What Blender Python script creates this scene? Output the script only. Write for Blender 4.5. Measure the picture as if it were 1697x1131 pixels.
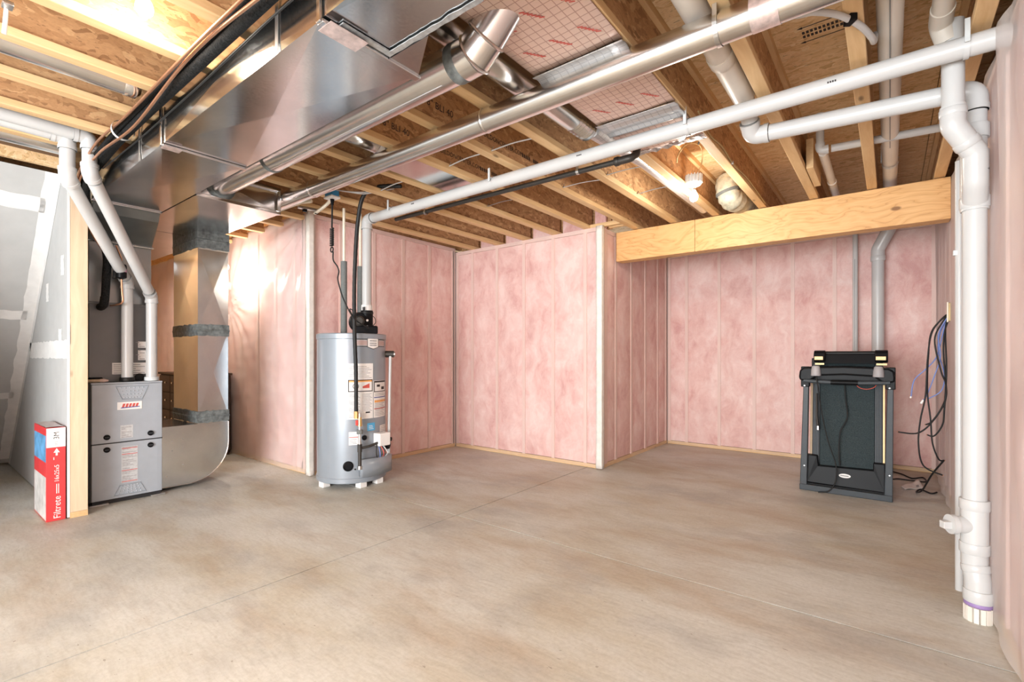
import bpy, bmesh, math, random
from mathutils import Vector, Matrix, noise

# ------------------------------------------------------------------ scene, camera, light
for o in list(bpy.data.objects):
    bpy.data.objects.remove(o)
S = bpy.context.scene
COL = S.collection
S.view_settings.view_transform = 'Standard'
S.view_settings.look = 'None'
S.view_settings.gamma = 1.0
S.view_settings.use_curve_mapping = False
S.view_settings.exposure = 0.74

YAW = math.atan2(626.5, 803.0)
cam_d = bpy.data.cameras.new('camera')
cam_d.sensor_fit = 'HORIZONTAL'
cam_d.sensor_width = 36.0
cam_d.lens = 803.0 / 1697.0 * 36.0
cam_d.shift_y = 24.5 / 1697.0
cam_d.clip_start = 0.02
cam = bpy.data.objects.new('camera', cam_d)
cam.location = (0, 0, 1.12)
cam.rotation_euler = (math.pi / 2, 0, YAW)
COL.objects.link(cam)
S.camera = cam

S.cycles.max_bounces = 7
S.cycles.diffuse_bounces = 4
S.cycles.glossy_bounces = 4
S.cycles.transparent_max_bounces = 8
S.cycles.adaptive_threshold = 0.03
S.cycles.caustics_reflective = False
S.cycles.caustics_refractive = False

W = bpy.data.worlds.new('world')
S.world = W
W.use_nodes = True
W.node_tree.nodes['Background'].inputs[0].default_value = (0.95, 0.98, 1.0, 1)
W.node_tree.nodes['Background'].inputs[1].default_value = 1.0


def area_light(name, loc, target, sx, sy, energy, color):
    d = bpy.data.lights.new(name, 'AREA')
    d.shape = 'RECTANGLE'
    d.size, d.size_y, d.energy, d.color = sx, sy, energy, color
    o = bpy.data.objects.new(name, d)
    o.location = loc
    o.rotation_euler = (Vector(target) - Vector(loc)).to_track_quat('-Z', 'Y').to_euler()
    COL.objects.link(o)
    return o


# added fill lights behind the camera, no real openings; the second lifts the deck
area_light('fill_light_wide', (-0.6, -3.4, 1.15), (-1.6, 3.0, 1.25), 4.6, 1.9, 235, (0.93, 0.975, 1.0))
area_light('fill_light_low', (-0.9, -2.9, 0.9), (-0.6, 3.2, 2.5), 2.4, 1.6, 120, (0.95, 0.98, 1.0))


def point_light(name, loc, energy, color, radius):
    d = bpy.data.lights.new(name, 'POINT')
    d.energy, d.color, d.shadow_soft_size = energy, color, radius
    o = bpy.data.objects.new(name, d)
    o.location = loc
    COL.objects.link(o)
    return o


# ------------------------------------------------------------------ mesh helpers
LOC = {}


class MB:
    """collects geometry in world coordinates"""

    def __init__(self):
        self.v = []
        self.f = []

    def add(self, vs, fs):
        n = len(self.v)
        self.v += [Vector(p) for p in vs]
        self.f += [tuple(i + n for i in f) for f in fs]
        return self

    def box(self, x0, x1, y0, y1, z0, z1):
        vs = [(x0, y0, z0), (x1, y0, z0), (x1, y1, z0), (x0, y1, z0),
              (x0, y0, z1), (x1, y0, z1), (x1, y1, z1), (x0, y1, z1)]
        return self.add(vs, [(0, 3, 2, 1), (4, 5, 6, 7), (0, 1, 5, 4), (1, 2, 6, 5), (2, 3, 7, 6), (3, 0, 4, 7)])

    def obox(self, c, a, b, d):
        c, a, b, d = Vector(c), Vector(a), Vector(b), Vector(d)
        if a.cross(b).dot(d) < 0:
            a, b = b, a
        vs = [c + i * a + j * b + k * d for k in (-1, 1) for i, j in ((-1, -1), (1, -1), (1, 1), (-1, 1))]
        return self.add(vs, [(0, 3, 2, 1), (4, 5, 6, 7), (0, 1, 5, 4), (1, 2, 6, 5), (2, 3, 7, 6), (3, 0, 4, 7)])

    def prism(self, poly, ext):
        poly = [Vector(p) for p in poly]
        ext = Vector(ext)
        n = len(poly)
        nrm = Vector((0, 0, 0))
        for i in range(n):
            nrm += (poly[i] - poly[0]).cross(poly[(i + 1) % n] - poly[0])
        if nrm.dot(ext) < 0:
            poly = poly[::-1]
        vs = poly + [p + ext for p in poly]
        fs = [tuple(range(n - 1, -1, -1)), tuple(range(n, 2 * n))]
        fs += [(i, (i + 1) % n, n + (i + 1) % n, n + i) for i in range(n)]
        return self.add(vs, fs)

    def tube(self, pts, r, seg=12, caps=True, closed=False, flat=1.0):
        pts = [Vector(p) for p in pts]
        n = len(pts)
        rs = r if isinstance(r, (list, tuple)) else [r] * n
        tang = []
        for i in range(n):
            if closed:
                t = pts[(i + 1) % n] - pts[i - 1]
            elif i == 0:
                t = pts[1] - pts[0]
            elif i == n - 1:
                t = pts[-1] - pts[-2]
            else:
                t = (pts[i] - pts[i - 1]).normalized() + (pts[i + 1] - pts[i]).normalized()
            if t.length < 1e-9:
                t = tang[-1] if tang else Vector((0, 0, 1))
            tang.append(t.normalized())
        up = Vector((0, 0, 1)) if abs(tang[0].z) < 0.9 else Vector((1, 0, 0))
        a = tang[0].cross(up).normalized()
        vs, fs = [], []
        for i in range(n):
            t = tang[i]
            a = (a - t * a.dot(t)).normalized()
            b = t.cross(a)
            for k in range(seg):
                w = 2 * math.pi * k / seg
                vs.append(pts[i] + rs[i] * (math.cos(w) * a + flat * math.sin(w) * b))
        m = n if closed else n - 1
        for i in range(m):
            j = (i + 1) % n
            for k in range(seg):
                l = (k + 1) % seg
                fs.append((i * seg + k, i * seg + l, j * seg + l, j * seg + k))
        if caps and not closed:
            fs.append(tuple(range(seg - 1, -1, -1)))
            fs.append(tuple((n - 1) * seg + k for k in range(seg)))
        return self.add(vs, fs)

    def lathe(self, prof, c, seg=32, axis=(0, 0, 1), a0=0.0, a1=2 * math.pi):
        """prof: (radius, height along axis)"""
        ax = Vector(axis).normalized()
        up = Vector((0, 0, 1)) if abs(ax.z) < 0.9 else Vector((1, 0, 0))
        u = up.cross(ax).normalized()
        w = ax.cross(u)
        c = Vector(c)
        full = abs(a1 - a0 - 2 * math.pi) < 1e-6
        m = seg if full else seg + 1
        vs, fs = [], []
        for r, h in prof:
            for k in range(m):
                t = a0 + (a1 - a0) * k / seg
                vs.append(c + ax * h + r * (math.cos(t) * u + math.sin(t) * w))
        for i in range(len(prof) - 1):
            for k in range(seg):
                l = (k + 1) % m
                fs.append((i * m + k, i * m + l, (i + 1) * m + l, (i + 1) * m + k))
        if full:
            if prof[0][0] > 1e-6:
                fs.append(tuple(range(m - 1, -1, -1)))
            if prof[-1][0] > 1e-6:
                fs.append(tuple((len(prof) - 1) * m + k for k in range(m)))
        return self.add(vs, fs)

    def grid(self, fn, nu, nv):
        vs = [fn(i / nu, j / nv) for j in range(nv + 1) for i in range(nu + 1)]
        fs = [(j * (nu + 1) + i, j * (nu + 1) + i + 1, (j + 1) * (nu + 1) + i + 1, (j + 1) * (nu + 1) + i)
              for j in range(nv) for i in range(nu)]
        return self.add(vs, fs)

    def crossface(self, a, b, c, d, h):
        """quad a b c d with its centre pushed out by vector h (cross-broken sheet metal)"""
        a, b, c, d = map(Vector, (a, b, c, d))
        m = (a + b + c + d) / 4 + Vector(h)
        return self.add([a, b, c, d, m], [(0, 1, 4), (1, 2, 4), (2, 3, 4), (3, 0, 4)])


def mesh_object(name, mb, mat, off, smooth=None, bevel=0.0, solid=0.0):
    me = bpy.data.meshes.new(name)
    me.from_pydata([tuple(p - off) for p in mb.v], [], mb.f)
    me.update()
    if smooth is not None:
        me.shade_smooth()
        me.set_sharp_from_angle(angle=math.radians(smooth))
    if mat is not None:
        me.materials.append(M[mat] if isinstance(mat, str) else mat)
    o = bpy.data.objects.new(name, me)
    COL.objects.link(o)
    if solid:
        s = o.modifiers.new('solid', 'SOLIDIFY')
        s.thickness = solid
        s.offset = 0
    if bevel:
        b = o.modifiers.new('bevel', 'BEVEL')
        b.width = bevel
        b.segments = 2
        b.limit_method = 'ANGLE'
        b.angle_limit = math.radians(40)
        b.harden_normals = False
    return o


def tag(o, label, cat, group=None):
    o['label'] = label
    o['category'] = cat
    if group:
        o['group'] = group
    return o


def thing(name, label, cat, loc, group=None):
    o = bpy.data.objects.new(name, None)
    o.empty_display_size = 0.1
    o.location = loc
    COL.objects.link(o)
    LOC[o] = Vector(loc)
    return tag(o, label, cat, group)


def solo(name, mb, mat, label, cat, loc, group=None, **k):
    o = mesh_object(name, mb, mat, Vector(loc), **k)
    o.location = loc
    LOC[o] = Vector(loc)
    return tag(o, label, cat, group)


def struct(name, mb, mat, loc=(0, 0, 0), **k):
    o = mesh_object(name, mb, mat, Vector(loc), **k)
    o.location = loc
    LOC[o] = Vector(loc)
    o['kind'] = 'structure'
    return o


def part(name, mb, mat, parent, label=None, **k):
    o = mesh_object(name, mb, mat, LOC[parent], **k)
    o.parent = parent
    LOC[o] = LOC[parent]
    if label:
        o['label'] = label
    return o


def share(src, parent, dx=0, dy=0, dz=0):
    """copy of a part that shares mesh data, shifted"""
    c = src.copy()
    COL.objects.link(c)
    c.parent = parent
    c.location = src.location + Vector((dx, dy, dz))
    LOC[c] = LOC[parent]
    return c


def text(name, body, mat, parent, org, xd, yd, size, ext=0.0004, align='LEFT', xs=1.0):
    cu = bpy.data.curves.new(name, 'FONT')
    cu.body = body
    cu.size = size
    cu.extrude = ext
    cu.align_x = align
    cu.resolution_u = 2
    t = bpy.data.objects.new(name, cu)
    COL.objects.link(t)
    dg = bpy.context.evaluated_depsgraph_get()
    me = bpy.data.meshes.new_from_object(t.evaluated_get(dg))
    bpy.data.objects.remove(t)
    bpy.data.curves.remove(cu)
    xd, yd = Vector(xd).normalized(), Vector(yd).normalized()
    zd = xd.cross(yd)
    off = LOC[parent]
    for v in me.vertices:
        p = v.co.copy()
        v.co = Vector(org) - off + xd * p.x * xs + yd * p.y + zd * (p.z + ext)
    me.materials.clear()
    me.materials.append(M[mat])
    o = bpy.data.objects.new(name, me)
    COL.objects.link(o)
    o.parent = parent
    LOC[o] = LOC[parent]
    return o


def smooth_path(pts, n=6):
    pts = [Vector(p) for p in pts]
    out = []
    for i in range(len(pts) - 1):
        p0 = pts[max(i - 1, 0)]
        p1, p2 = pts[i], pts[i + 1]
        p3 = pts[min(i + 2, len(pts) - 1)]
        for k in range(n):
            t = k / n
            out.append(0.5 * ((2 * p1) + (p2 - p0) * t + (2 * p0 - 5 * p1 + 4 * p2 - p3) * t * t
                              + (3 * p1 - p0 - 3 * p2 + p3) * t ** 3))
    out.append(pts[-1])
    return out


def bend(pts, rad, n=6):
    """polyline with its inner corners rounded"""
    pts = [Vector(p) for p in pts]
    out = [pts[0]]
    for i in range(1, len(pts) - 1):
        a, b, c = pts[i - 1], pts[i], pts[i + 1]
        u, w = (a - b).normalized(), (c - b).normalized()
        ang = u.angle(w)
        d = min(rad / math.tan(ang / 2), (a - b).length * 0.49, (c - b).length * 0.49)
        p, q = b + u * d, b + w * d
        for k in range(n + 1):
            t = k / n
            out.append(p * (1 - t) ** 2 + b * 2 * t * (1 - t) + q * t * t)
    out.append(pts[-1])
    return out


def lerp(a, b, t):
    return Vector(a) * (1 - t) + Vector(b) * t


# ------------------------------------------------------------------ materials
M = {}


class NT:
    def __init__(self, name):
        m = bpy.data.materials.new(name)
        m.use_nodes = True
        self.m = m
        self.t = m.node_tree
        self.b = self.t.nodes['Principled BSDF']
        self.out = self.t.nodes['Material Output']
        M[name] = m

    def n(self, kind, **k):
        nd = self.t.nodes.new(kind)
        for a, b in k.items():
            if a.startswith('i_'):
                nd.inputs[a[2:].replace('_', ' ')].default_value = b
            else:
                setattr(nd, a, b)
        return nd

    def l(self, a, b):
        self.t.links.new(a, b)

    def coord(self, scale=(1, 1, 1), rot=(0, 0, 0), distort=0.0, dscale=3.0):
        tc = self.n('ShaderNodeTexCoord')
        mp = self.n('ShaderNodeMapping')
        mp.inputs['Scale'].default_value = scale
        mp.inputs['Rotation'].default_value = rot
        src = tc.outputs['Object']
        if distort:
            nz = self.n('ShaderNodeTexNoise')
            nz.inputs['Scale'].default_value = dscale
            nz.inputs['Detail'].default_value = 2
            self.l(src, nz.inputs['Vector'])
            mx = self.n('ShaderNodeMix', data_type='RGBA', blend_type='LINEAR_LIGHT')
            mx.inputs[0].default_value = distort
            self.l(src, mx.inputs[6])
            self.l(nz.outputs['Color'], mx.inputs[7])
            src = mx.outputs[2]
        self.l(src, mp.inputs['Vector'])
        return mp.outputs['Vector']

    def noise(self, vec, scale, detail=4, rough=0.55):
        nz = self.n('ShaderNodeTexNoise')
        nz.inputs['Scale'].default_value = scale
        nz.inputs['Detail'].default_value = detail
        nz.inputs['Roughness'].default_value = rough
        self.l(vec, nz.inputs['Vector'])
        return nz.outputs['Fac']

    def voro(self, vec, scale, out='Color', feature='F1'):
        v = self.n('ShaderNodeTexVoronoi', feature=feature)
        v.inputs['Scale'].default_value = scale
        self.l(vec, v.inputs['Vector'])
        return v.outputs[out]

    def ramp(self, fac, stops):
        r = self.n('ShaderNodeValToRGB')
        e = r.color_ramp.elements
        while len(e) < len(stops):
            e.new(0.5)
        for el, (p, c) in zip(e, stops):
            el.position = p
            el.color = (*c, 1) if len(c) == 3 else c
        self.l(fac, r.inputs['Fac'])
        return r.outputs['Color']

    def mix(self, fac, a, b, mode='MIX'):
        m = self.n('ShaderNodeMix', data_type='RGBA', blend_type=mode)
        for sock, val in ((0, fac), (6, a), (7, b)):
            if hasattr(val, 'is_linked'):
                self.l(val, m.inputs[sock])
            elif sock == 0:
                m.inputs[0].default_value = val
            else:
                m.inputs[sock].default_value = (*val, 1)
        return m.outputs[2]

    def math(self, op, a, b=0.0, c=None):
        m = self.n('ShaderNodeMath', operation=op)
        for i, val in enumerate((a, b) if c is None else (a, b, c)):
            if hasattr(val, 'is_linked'):
                self.l(val, m.inputs[i])
            else:
                m.inputs[i].default_value = val
        return m.outputs[0]

    def bump(self, h, strength=0.2, dist=0.01):
        b = self.n('ShaderNodeBump')
        b.inputs['Strength'].default_value = strength
        b.inputs['Distance'].default_value = dist
        self.l(h, b.inputs['Height'])
        self.l(b.outputs['Normal'], self.b.inputs['Normal'])

    def set(self, color=None, rough=None, metal=None, spec=None, coat=None):
        for nm, val in (('Base Color', color), ('Roughness', rough), ('Metallic', metal),
                        ('Specular IOR Level', spec), ('Coat Weight', coat)):
            if val is None:
                continue
            if hasattr(val, 'is_linked'):
                self.l(val, self.b.inputs[nm])
            elif nm == 'Base Color':
                self.b.inputs[nm].default_value = (*val, 1)
            else:
                self.b.inputs[nm].default_value = val


def plain(name, c, rough=0.5, metal=0.0, var=0.08, scale=14.0, bump=0.0, spec=None):
    """solid colour with faint procedural mottling"""
    t = NT(name)
    v = t.coord()
    nz = t.noise(v, scale, 3)
    lo = tuple(x * (1 - var) for x in c)
    hi = tuple(min(1, x * (1 + var)) for x in c)
    t.set(t.ramp(nz, [(0.3, lo), (0.7, hi)]), rough, metal, spec)
    if bump:
        t.bump(nz, bump, 0.004)
    return t


def osb(name, cols, stretch, seed=0.0):
    t = NT(name)
    va = t.coord(stretch, (0, 0, 0.3), 0.05, 7)
    vb = t.coord(stretch, (0.5, 0.3, -0.7 + seed), 0.06, 8)
    a = t.voro(va, 1.0)
    b = t.voro(vb, 1.35)
    sa = t.n('ShaderNodeSeparateColor')
    t.l(a, sa.inputs[0])
    sb = t.n('ShaderNodeSeparateColor')
    t.l(b, sb.inputs[0])
    ca = t.ramp(sa.outputs[0], [(0.0, cols[0]), (0.35, cols[1]), (0.7, cols[2]), (1.0, cols[3])])
    cb = t.ramp(sb.outputs[1], [(0.0, cols[1]), (0.4, cols[2]), (0.8, cols[1]), (1.0, cols[0])])
    msk = t.math('GREATER_THAN', sb.outputs[2], 0.5)
    c = t.mix(msk, ca, cb)
    fine = t.noise(t.coord((stretch[0] * 1.5, stretch[1] * 1.5, stretch[2] * 1.5)), 3.0, 4)
    c = t.mix(0.45, c, t.ramp(fine, [(0.3, (0.62, 0.58, 0.55)), (0.7, (1, 1, 1))]), 'MULTIPLY')
    chips = t.math('GREATER_THAN', t.noise(t.coord((stretch[0] * 0.9, stretch[1] * 0.9, stretch[2] * 0.9)), 2.4, 2), 0.67)
    c = t.mix(t.math('MULTIPLY', chips, 0.5), c, (0.16, 0.085, 0.04))
    t.set(c, 0.75)
    t.bump(sa.outputs[1], 0.12, 0.003)
    return t


def wood(name, c1, c2, axis, knots=True, fine=1.0):
    t = NT(name)
    s = [16.0 * fine, 16.0 * fine, 16.0 * fine]
    s[axis] = 0.9 * fine
    v = t.coord(tuple(s), (0, 0, 0), 0.05, 2.0)
    g = t.noise(v, 1.6, 5, 0.6)
    c = t.ramp(g, [(0.25, c2), (0.5, tuple((a + b) / 2 for a, b in zip(c1, c2))), (0.72, c1)])
    if knots:
        sk = [7.0, 7.0, 7.0]
        sk[axis] = 2.6
        k = t.voro(t.coord(tuple(sk)), 1.0, 'Distance')
        c = t.mix(t.ramp(k, [(0.04, (1, 1, 1)), (0.10, (0, 0, 0))]), c, tuple(x * 0.42 for x in c2))
    t.set(c, 0.6)
    t.bump(g, 0.08, 0.002)
    return t


OC = [(0.36, 0.19, 0.085), (0.52, 0.29, 0.135), (0.60, 0.35, 0.17), (0.72, 0.46, 0.24)]
osb('osb_web', OC, (38, 15, 38))
osb('osb_deck', [(0.66, 0.41, 0.19), (0.83, 0.56, 0.29), (0.89, 0.63, 0.36), (0.94, 0.73, 0.46)], (12, 40, 40), 0.3)
wood('pine_y', (0.80, 0.57, 0.31), (0.63, 0.39, 0.18), 1)
wood('pine_x', (0.80, 0.57, 0.31), (0.63, 0.39, 0.18), 0)
t = NT('beam_x')
vv = t.coord((0.55, 2.2, 3.4), (0, 0, 0), 0.22, 1.6)
gn = t.noise(vv, 2.2, 3, 0.5)
rings = t.math('FRACT', t.math('MULTIPLY', gn, 9.0))
c = t.ramp(rings, [(0.0, (0.58, 0.30, 0.11)), (0.12, (0.72, 0.41, 0.165)), (0.55, (0.78, 0.47, 0.205)), (0.95, (0.70, 0.39, 0.15))])
c = t.mix(0.35, c, t.ramp(t.noise(t.coord((1.5, 30, 60)), 1.5, 4), [(0.3, (0.75, 0.68, 0.6)), (0.7, (1, 1, 1))]), 'MULTIPLY')
kn = t.voro(t.coord((2.3, 5, 4.6)), 1.0, 'Distance')
c = t.mix(t.ramp(kn, [(0.05, (1, 1, 1)), (0.085, (0, 0, 0))]), c, (0.26, 0.12, 0.04))
t.set(c, 0.5)
wood('stud_z', (0.80, 0.64, 0.46), (0.68, 0.49, 0.32), 2)
wood('pale_stud_z', (0.82, 0.62, 0.56), (0.76, 0.55, 0.49), 2, False)
wood('dark_wood', (0.075, 0.045, 0.03), (0.035, 0.02, 0.014), 0, False)

# galvanised sheet
t = NT('galvanised')
v = t.coord()
sp = t.n('ShaderNodeSeparateColor')
t.l(t.voro(v, 160), sp.inputs[0])
cl = t.ramp(t.noise(v, 3.0, 3), [(0.3, (0.62, 0.65, 0.67)), (0.7, (0.76, 0.78, 0.79))])
cl = t.mix(0.14, cl, t.ramp(sp.outputs[0], [(0, (0.72, 0.73, 0.74)), (1, (1, 1, 1))]), 'MULTIPLY')
t.set(cl, t.math('MULTIPLY_ADD', sp.outputs[1], 0.05, 0.13), 1.0)
t.bump(t.noise(v, 3.0, 2), 0.03, 0.02)

t = NT('round_duct_metal')
v = t.coord()
t.set(t.ramp(t.noise(v, 5.0, 3), [(0.3, (0.66, 0.66, 0.65)), (0.7, (0.78, 0.77, 0.75))]),
      t.math('MULTIPLY_ADD', t.noise(v, 8.0, 3), 0.12, 0.17), 1.0)

plain('mastic_light', (0.36, 0.37, 0.37), 0.5, 0.4, 0.3, 40, 0.4)
plain('kraft_paper', (0.62, 0.47, 0.28), 0.8)
plain('mastic', (0.13, 0.145, 0.145), 0.65, 0.0, 0.45, 30, 0.6)
plain('zinc', (0.62, 0.63, 0.63), 0.35, 1.0)
plain('chrome', (0.8, 0.8, 0.8), 0.15, 1.0)
plain('foil_tape', (0.72, 0.60, 0.58), 0.3, 0.6, 0.2, 40, 0.3)
plain('pvc', (0.55, 0.55, 0.545), 0.32, 0, 0.03, 5)
plain('pvc_aged', (0.72, 0.67, 0.60), 0.38, 0, 0.05, 5)
plain('purple_primer', (0.30, 0.20, 0.42), 0.5)
plain('ink', (0.03, 0.025, 0.025), 0.7)
plain('grey_ink', (0.20, 0.20, 0.20), 0.7)
plain('black_iron', (0.045, 0.04, 0.035), 0.5, 0.3)
plain('black_rubber', (0.012, 0.012, 0.012), 0.5, spec=0.3)
plain('black_plastic', (0.007, 0.007, 0.008), 0.4, spec=0.12)
plain('black_foam', (0.014, 0.014, 0.014), 0.85, 0, 0.7, 120, 0.8, spec=0.15)
plain('grey_foam', (0.16, 0.17, 0.165), 0.85, 0, 0.1, 60, 0.2)
plain('copper', (0.62, 0.33, 0.20), 0.38, 0.9)
plain('pex_cream', (0.85, 0.78, 0.64), 0.45)
plain('tank_grey', (0.29, 0.325, 0.365), 0.28, 0.15, 0.03, 6)
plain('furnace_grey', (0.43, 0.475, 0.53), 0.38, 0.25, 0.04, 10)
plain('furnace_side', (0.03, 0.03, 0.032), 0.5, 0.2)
plain('coil_cabinet', (0.17, 0.175, 0.18), 0.4, 0.5, 0.12, 3)
plain('dark_duct', (0.33, 0.345, 0.345), 0.32, 0.95, 0.2, 2.5)
plain('label_white', (0.86, 0.84, 0.82), 0.5, 0, 0.02)
plain('label_grey', (0.55, 0.56, 0.57), 0.5, 0, 0.1, 60)
plain('label_print', (0.36, 0.35, 0.36), 0.6, 0, 0.3, 80)
plain('label_red', (0.62, 0.10, 0.08), 0.5)
plain('label_orange', (0.85, 0.40, 0.12), 0.5)
plain('label_blue', (0.10, 0.42, 0.72), 0.5)
plain('label_navy', (0.07, 0.10, 0.32), 0.5)
plain('box_red', (0.72, 0.055, 0.06), 0.35)
plain('box_white', (0.85, 0.84, 0.83), 0.4)
plain('box_blue', (0.12, 0.33, 0.58), 0.4, 0, 0.4, 12)
plain('box_grey', (0.62, 0.60, 0.58), 0.4, 0, 0.25, 12)
plain('drywall', (0.47, 0.475, 0.47), 0.9, 0, 0.04, 8)
plain('gypsum_edge', (0.85, 0.84, 0.81), 0.9)
plain('joint_compound', (0.74, 0.735, 0.72), 0.85, 0, 0.06, 12, 0.2)
plain('paint_blue', (0.05, 0.27, 0.52), 0.4)
plain('cable_blue', (0.18, 0.26, 0.60), 0.45)
plain('brass', (0.72, 0.50, 0.22), 0.32, 0.9)
plain('valve_red', (0.55, 0.05, 0.04), 0.4)
plain('gold_metal', (0.46, 0.33, 0.15), 0.4, 0.3)
plain('tm_grey', (0.05, 0.058, 0.066), 0.45, spec=0.3)
plain('tm_cup', (0.38, 0.36, 0.37), 0.5)
plain('tm_tan', (0.62, 0.45, 0.28), 0.5)
plain('tm_red', (0.5, 0.08, 0.05), 0.5)
plain('paper', (0.80, 0.74, 0.70), 0.8)
plain('tape_cream', (0.83, 0.78, 0.72), 0.4, 0, 0.08, 20, 0.3)
plain('fibreglass', (0.52, 0.49, 0.38), 0.9, 0, 0.35, 18, 0.6)
plain('light_grey_plastic', (0.62, 0.65, 0.66), 0.45)
plain('rim_dark', (0.16, 0.09, 0.05), 0.8)
plain('concrete_base', (0.12, 0.105, 0.09), 0.95)

t = NT('belt')
v = t.coord()
t.set(t.ramp(t.noise(v, 240, 2), [(0.35, (0.012, 0.022, 0.025)), (0.7, (0.045, 0.062, 0.066))]), 0.65, 0, 0.2)

# concrete floor
t = NT('concrete')
v1 = t.coord((0.55, 0.95, 1), (0, 0, 0.35), 0.10, 1.2)
v2 = t.coord((0.9, 2.6, 1), (0, 0, -0.75), 0.12, 1.6)
v3 = t.coord()
big = t.noise(v1, 1.5, 5, 0.6)
c = t.ramp(big, [(0.32, (0.46, 0.395, 0.30)), (0.43, (0.57, 0.545, 0.47)), (0.53, (0.62, 0.615, 0.57)), (0.70, (0.68, 0.685, 0.655))])
st = t.noise(v2, 0.9, 5, 0.6)
c = t.mix(t.ramp(st, [(0.50, (0, 0, 0)), (0.70, (0.6, 0.6, 0.6))]), c, (0.43, 0.32, 0.22))
sg = t.noise(t.coord((0.8, 1.3, 1), (0, 0, 0.9), 0.15, 2), 1.8, 4, 0.65)
c = t.mix(t.ramp(sg, [(0.50, (0, 0, 0)), (0.70, (0.6, 0.6, 0.6))]), c, (0.40, 0.40, 0.39))
gr = t.noise(v3, 55, 3, 0.7)
c = t.mix(0.35, c, t.ramp(gr, [(0.32, (0.68, 0.66, 0.63)), (0.62, (1, 1, 1))]), 'MULTIPLY')
scr = t.noise(t.coord((2.0, 14, 1), (0, 0, 0.35), 0.05, 3), 4.0, 5, 0.7)
c = t.mix(0.4, c, t.ramp(scr, [(0.36, (0.74, 0.72, 0.69)), (0.55, (1, 1, 1))]), 'MULTIPLY')
spk = t.math('GREATER_THAN', t.noise(t.coord((1, 2.2, 1), (0, 0, 0.6)), 26, 3, 0.5), 0.72)
c = t.mix(t.math('MULTIPLY', spk, 0.55), c, (0.22, 0.18, 0.14))
t.set(c, t.ramp(big, [(0.3, (0.42,) * 3), (0.7, (0.62,) * 3)]), 0, 0.35)
t.bump(gr, 0.08, 0.003)

# pink glass-wool batts
t = NT('batt')
v = t.coord((1, 1, 0.55), (0, 0, 0), 0.15, 3)
a = t.noise(v, 5.0, 5, 0.68)
c = t.ramp(a, [(0.30, (0.70, 0.37, 0.34)), (0.47, (0.84, 0.545, 0.505)), (0.66, (0.94, 0.735, 0.69))])
f = t.noise(t.coord((1, 1, 1), (0.4, 0.3, 0.2), 0.3, 6), 60, 4, 0.7)
c = t.mix(0.4, c, t.ramp(f, [(0.3, (0.75, 0.66, 0.66)), (0.65, (1, 1, 1))]), 'MULTIPLY')
t.set(c, 0.95)
t.bump(a, 0.35, 0.02)

# polyethylene vapour barrier: clear film with a milky sheen
def film(name, fac, tint, rough):
    t = NT(name)
    v = t.coord()
    t.set(tint, rough, 0, 0.6)
    t.bump(t.noise(t.coord((1, 1, 0.5), (0, 0, 0), 0.2, 2), 9, 4), 0.18, 0.02)
    tr = t.n('ShaderNodeBsdfTransparent')
    tr.inputs[0].default_value = (1, 0.985, 0.98, 1)
    ms = t.n('ShaderNodeMixShader')
    t.l(t.math('MULTIPLY_ADD', t.noise(v, 2.5, 4), 0.12, fac - 0.06), ms.inputs[0])
    t.l(tr.outputs[0], ms.inputs[1])
    t.l(t.b.outputs[0], ms.inputs[2])
    t.l(ms.outputs[0], t.out.inputs['Surface'])


film('poly_film', 0.14, (0.93, 0.86, 0.84), 0.38)
film('poly_milky', 0.50, (0.95, 0.89, 0.87), 0.35)
film('poly_loose', 0.34, (0.93, 0.85, 0.83), 0.33)

# foil-faced bubble panel with a printed grid
def foil_panel(name, base, grid_c, metal):
    t = NT(name)
    tc = t.n('ShaderNodeTexCoord')
    sx = t.n('ShaderNodeSeparateXYZ')
    t.l(tc.outputs['Object'], sx.inputs[0])
    g = []
    for i in (0, 1):
        fr = t.math('FRACT', t.math('MULTIPLY', sx.outputs[i], 28.0))
        g.append(t.math('LESS_THAN', fr, 0.11))
    line = t.math('MAXIMUM', g[0], g[1])
    v = t.coord()
    c = t.ramp(t.noise(v, 5, 3), [(0.3, tuple(x * 0.93 for x in base)), (0.7, base)])
    t.set(t.mix(t.math('MULTIPLY', line, 0.75), c, grid_c), 0.42, metal)
    t.bump(t.noise(v, 6, 3), 0.25, 0.03)


foil_panel('foil_pink_reflection', (0.80, 0.62, 0.54), (0.42, 0.24, 0.20), 0.25)  # reflection of the pink walls is painted into this foil colour
foil_panel('foil_silver', (0.70, 0.70, 0.71), (0.46, 0.46, 0.48), 0.8)


def emit(name, c, s):
    t = NT(name)
    e = t.n('ShaderNodeEmission')
    e.inputs[0].default_value = (*c, 1)
    e.inputs[1].default_value = s
    t.l(e.outputs[0], t.out.inputs['Surface'])


emit('bulb_glow', (1.0, 0.94, 0.84), 30.0)

# ------------------------------------------------------------------ floor
mb = MB().box(-9.2, 0.62, -4.2, 6.5, -0.14, -0.016)
floor = struct('floor', mb, 'concrete_base')
g = 0.0045
for x0, x1 in ((-9.2, -2.40 - g), (-2.40 + g, 0.62)):
    for y0, y1 in ((-4.2, 2.44 - g), (2.44 + g, 6.5)):
        part('concrete_slab', MB().box(x0, x1, y0, y1, -0.10, 0.0), 'concrete', floor)

# ------------------------------------------------------------------ ceiling: deck panels and I-joists
ceil = struct('ceiling', MB().box(-9.2, 0.62, -4.2, 6.5, 2.722, 2.75), 'rim_dark')
xs = [-9.2, -7.1, -4.66, -2.22, 0.22, 0.62]
ys = [-4.2 + 1.19 * i for i in range(10)]
for i in range(len(xs) - 1):
    for j in range(len(ys) - 1):
        part('deck_panel', MB().box(xs[i] + 0.002, xs[i + 1] - 0.002, ys[j] + 0.002, min(ys[j + 1], 6.5) - 0.002, 2.70, 2.72),
             'osb_deck', ceil)

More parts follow.
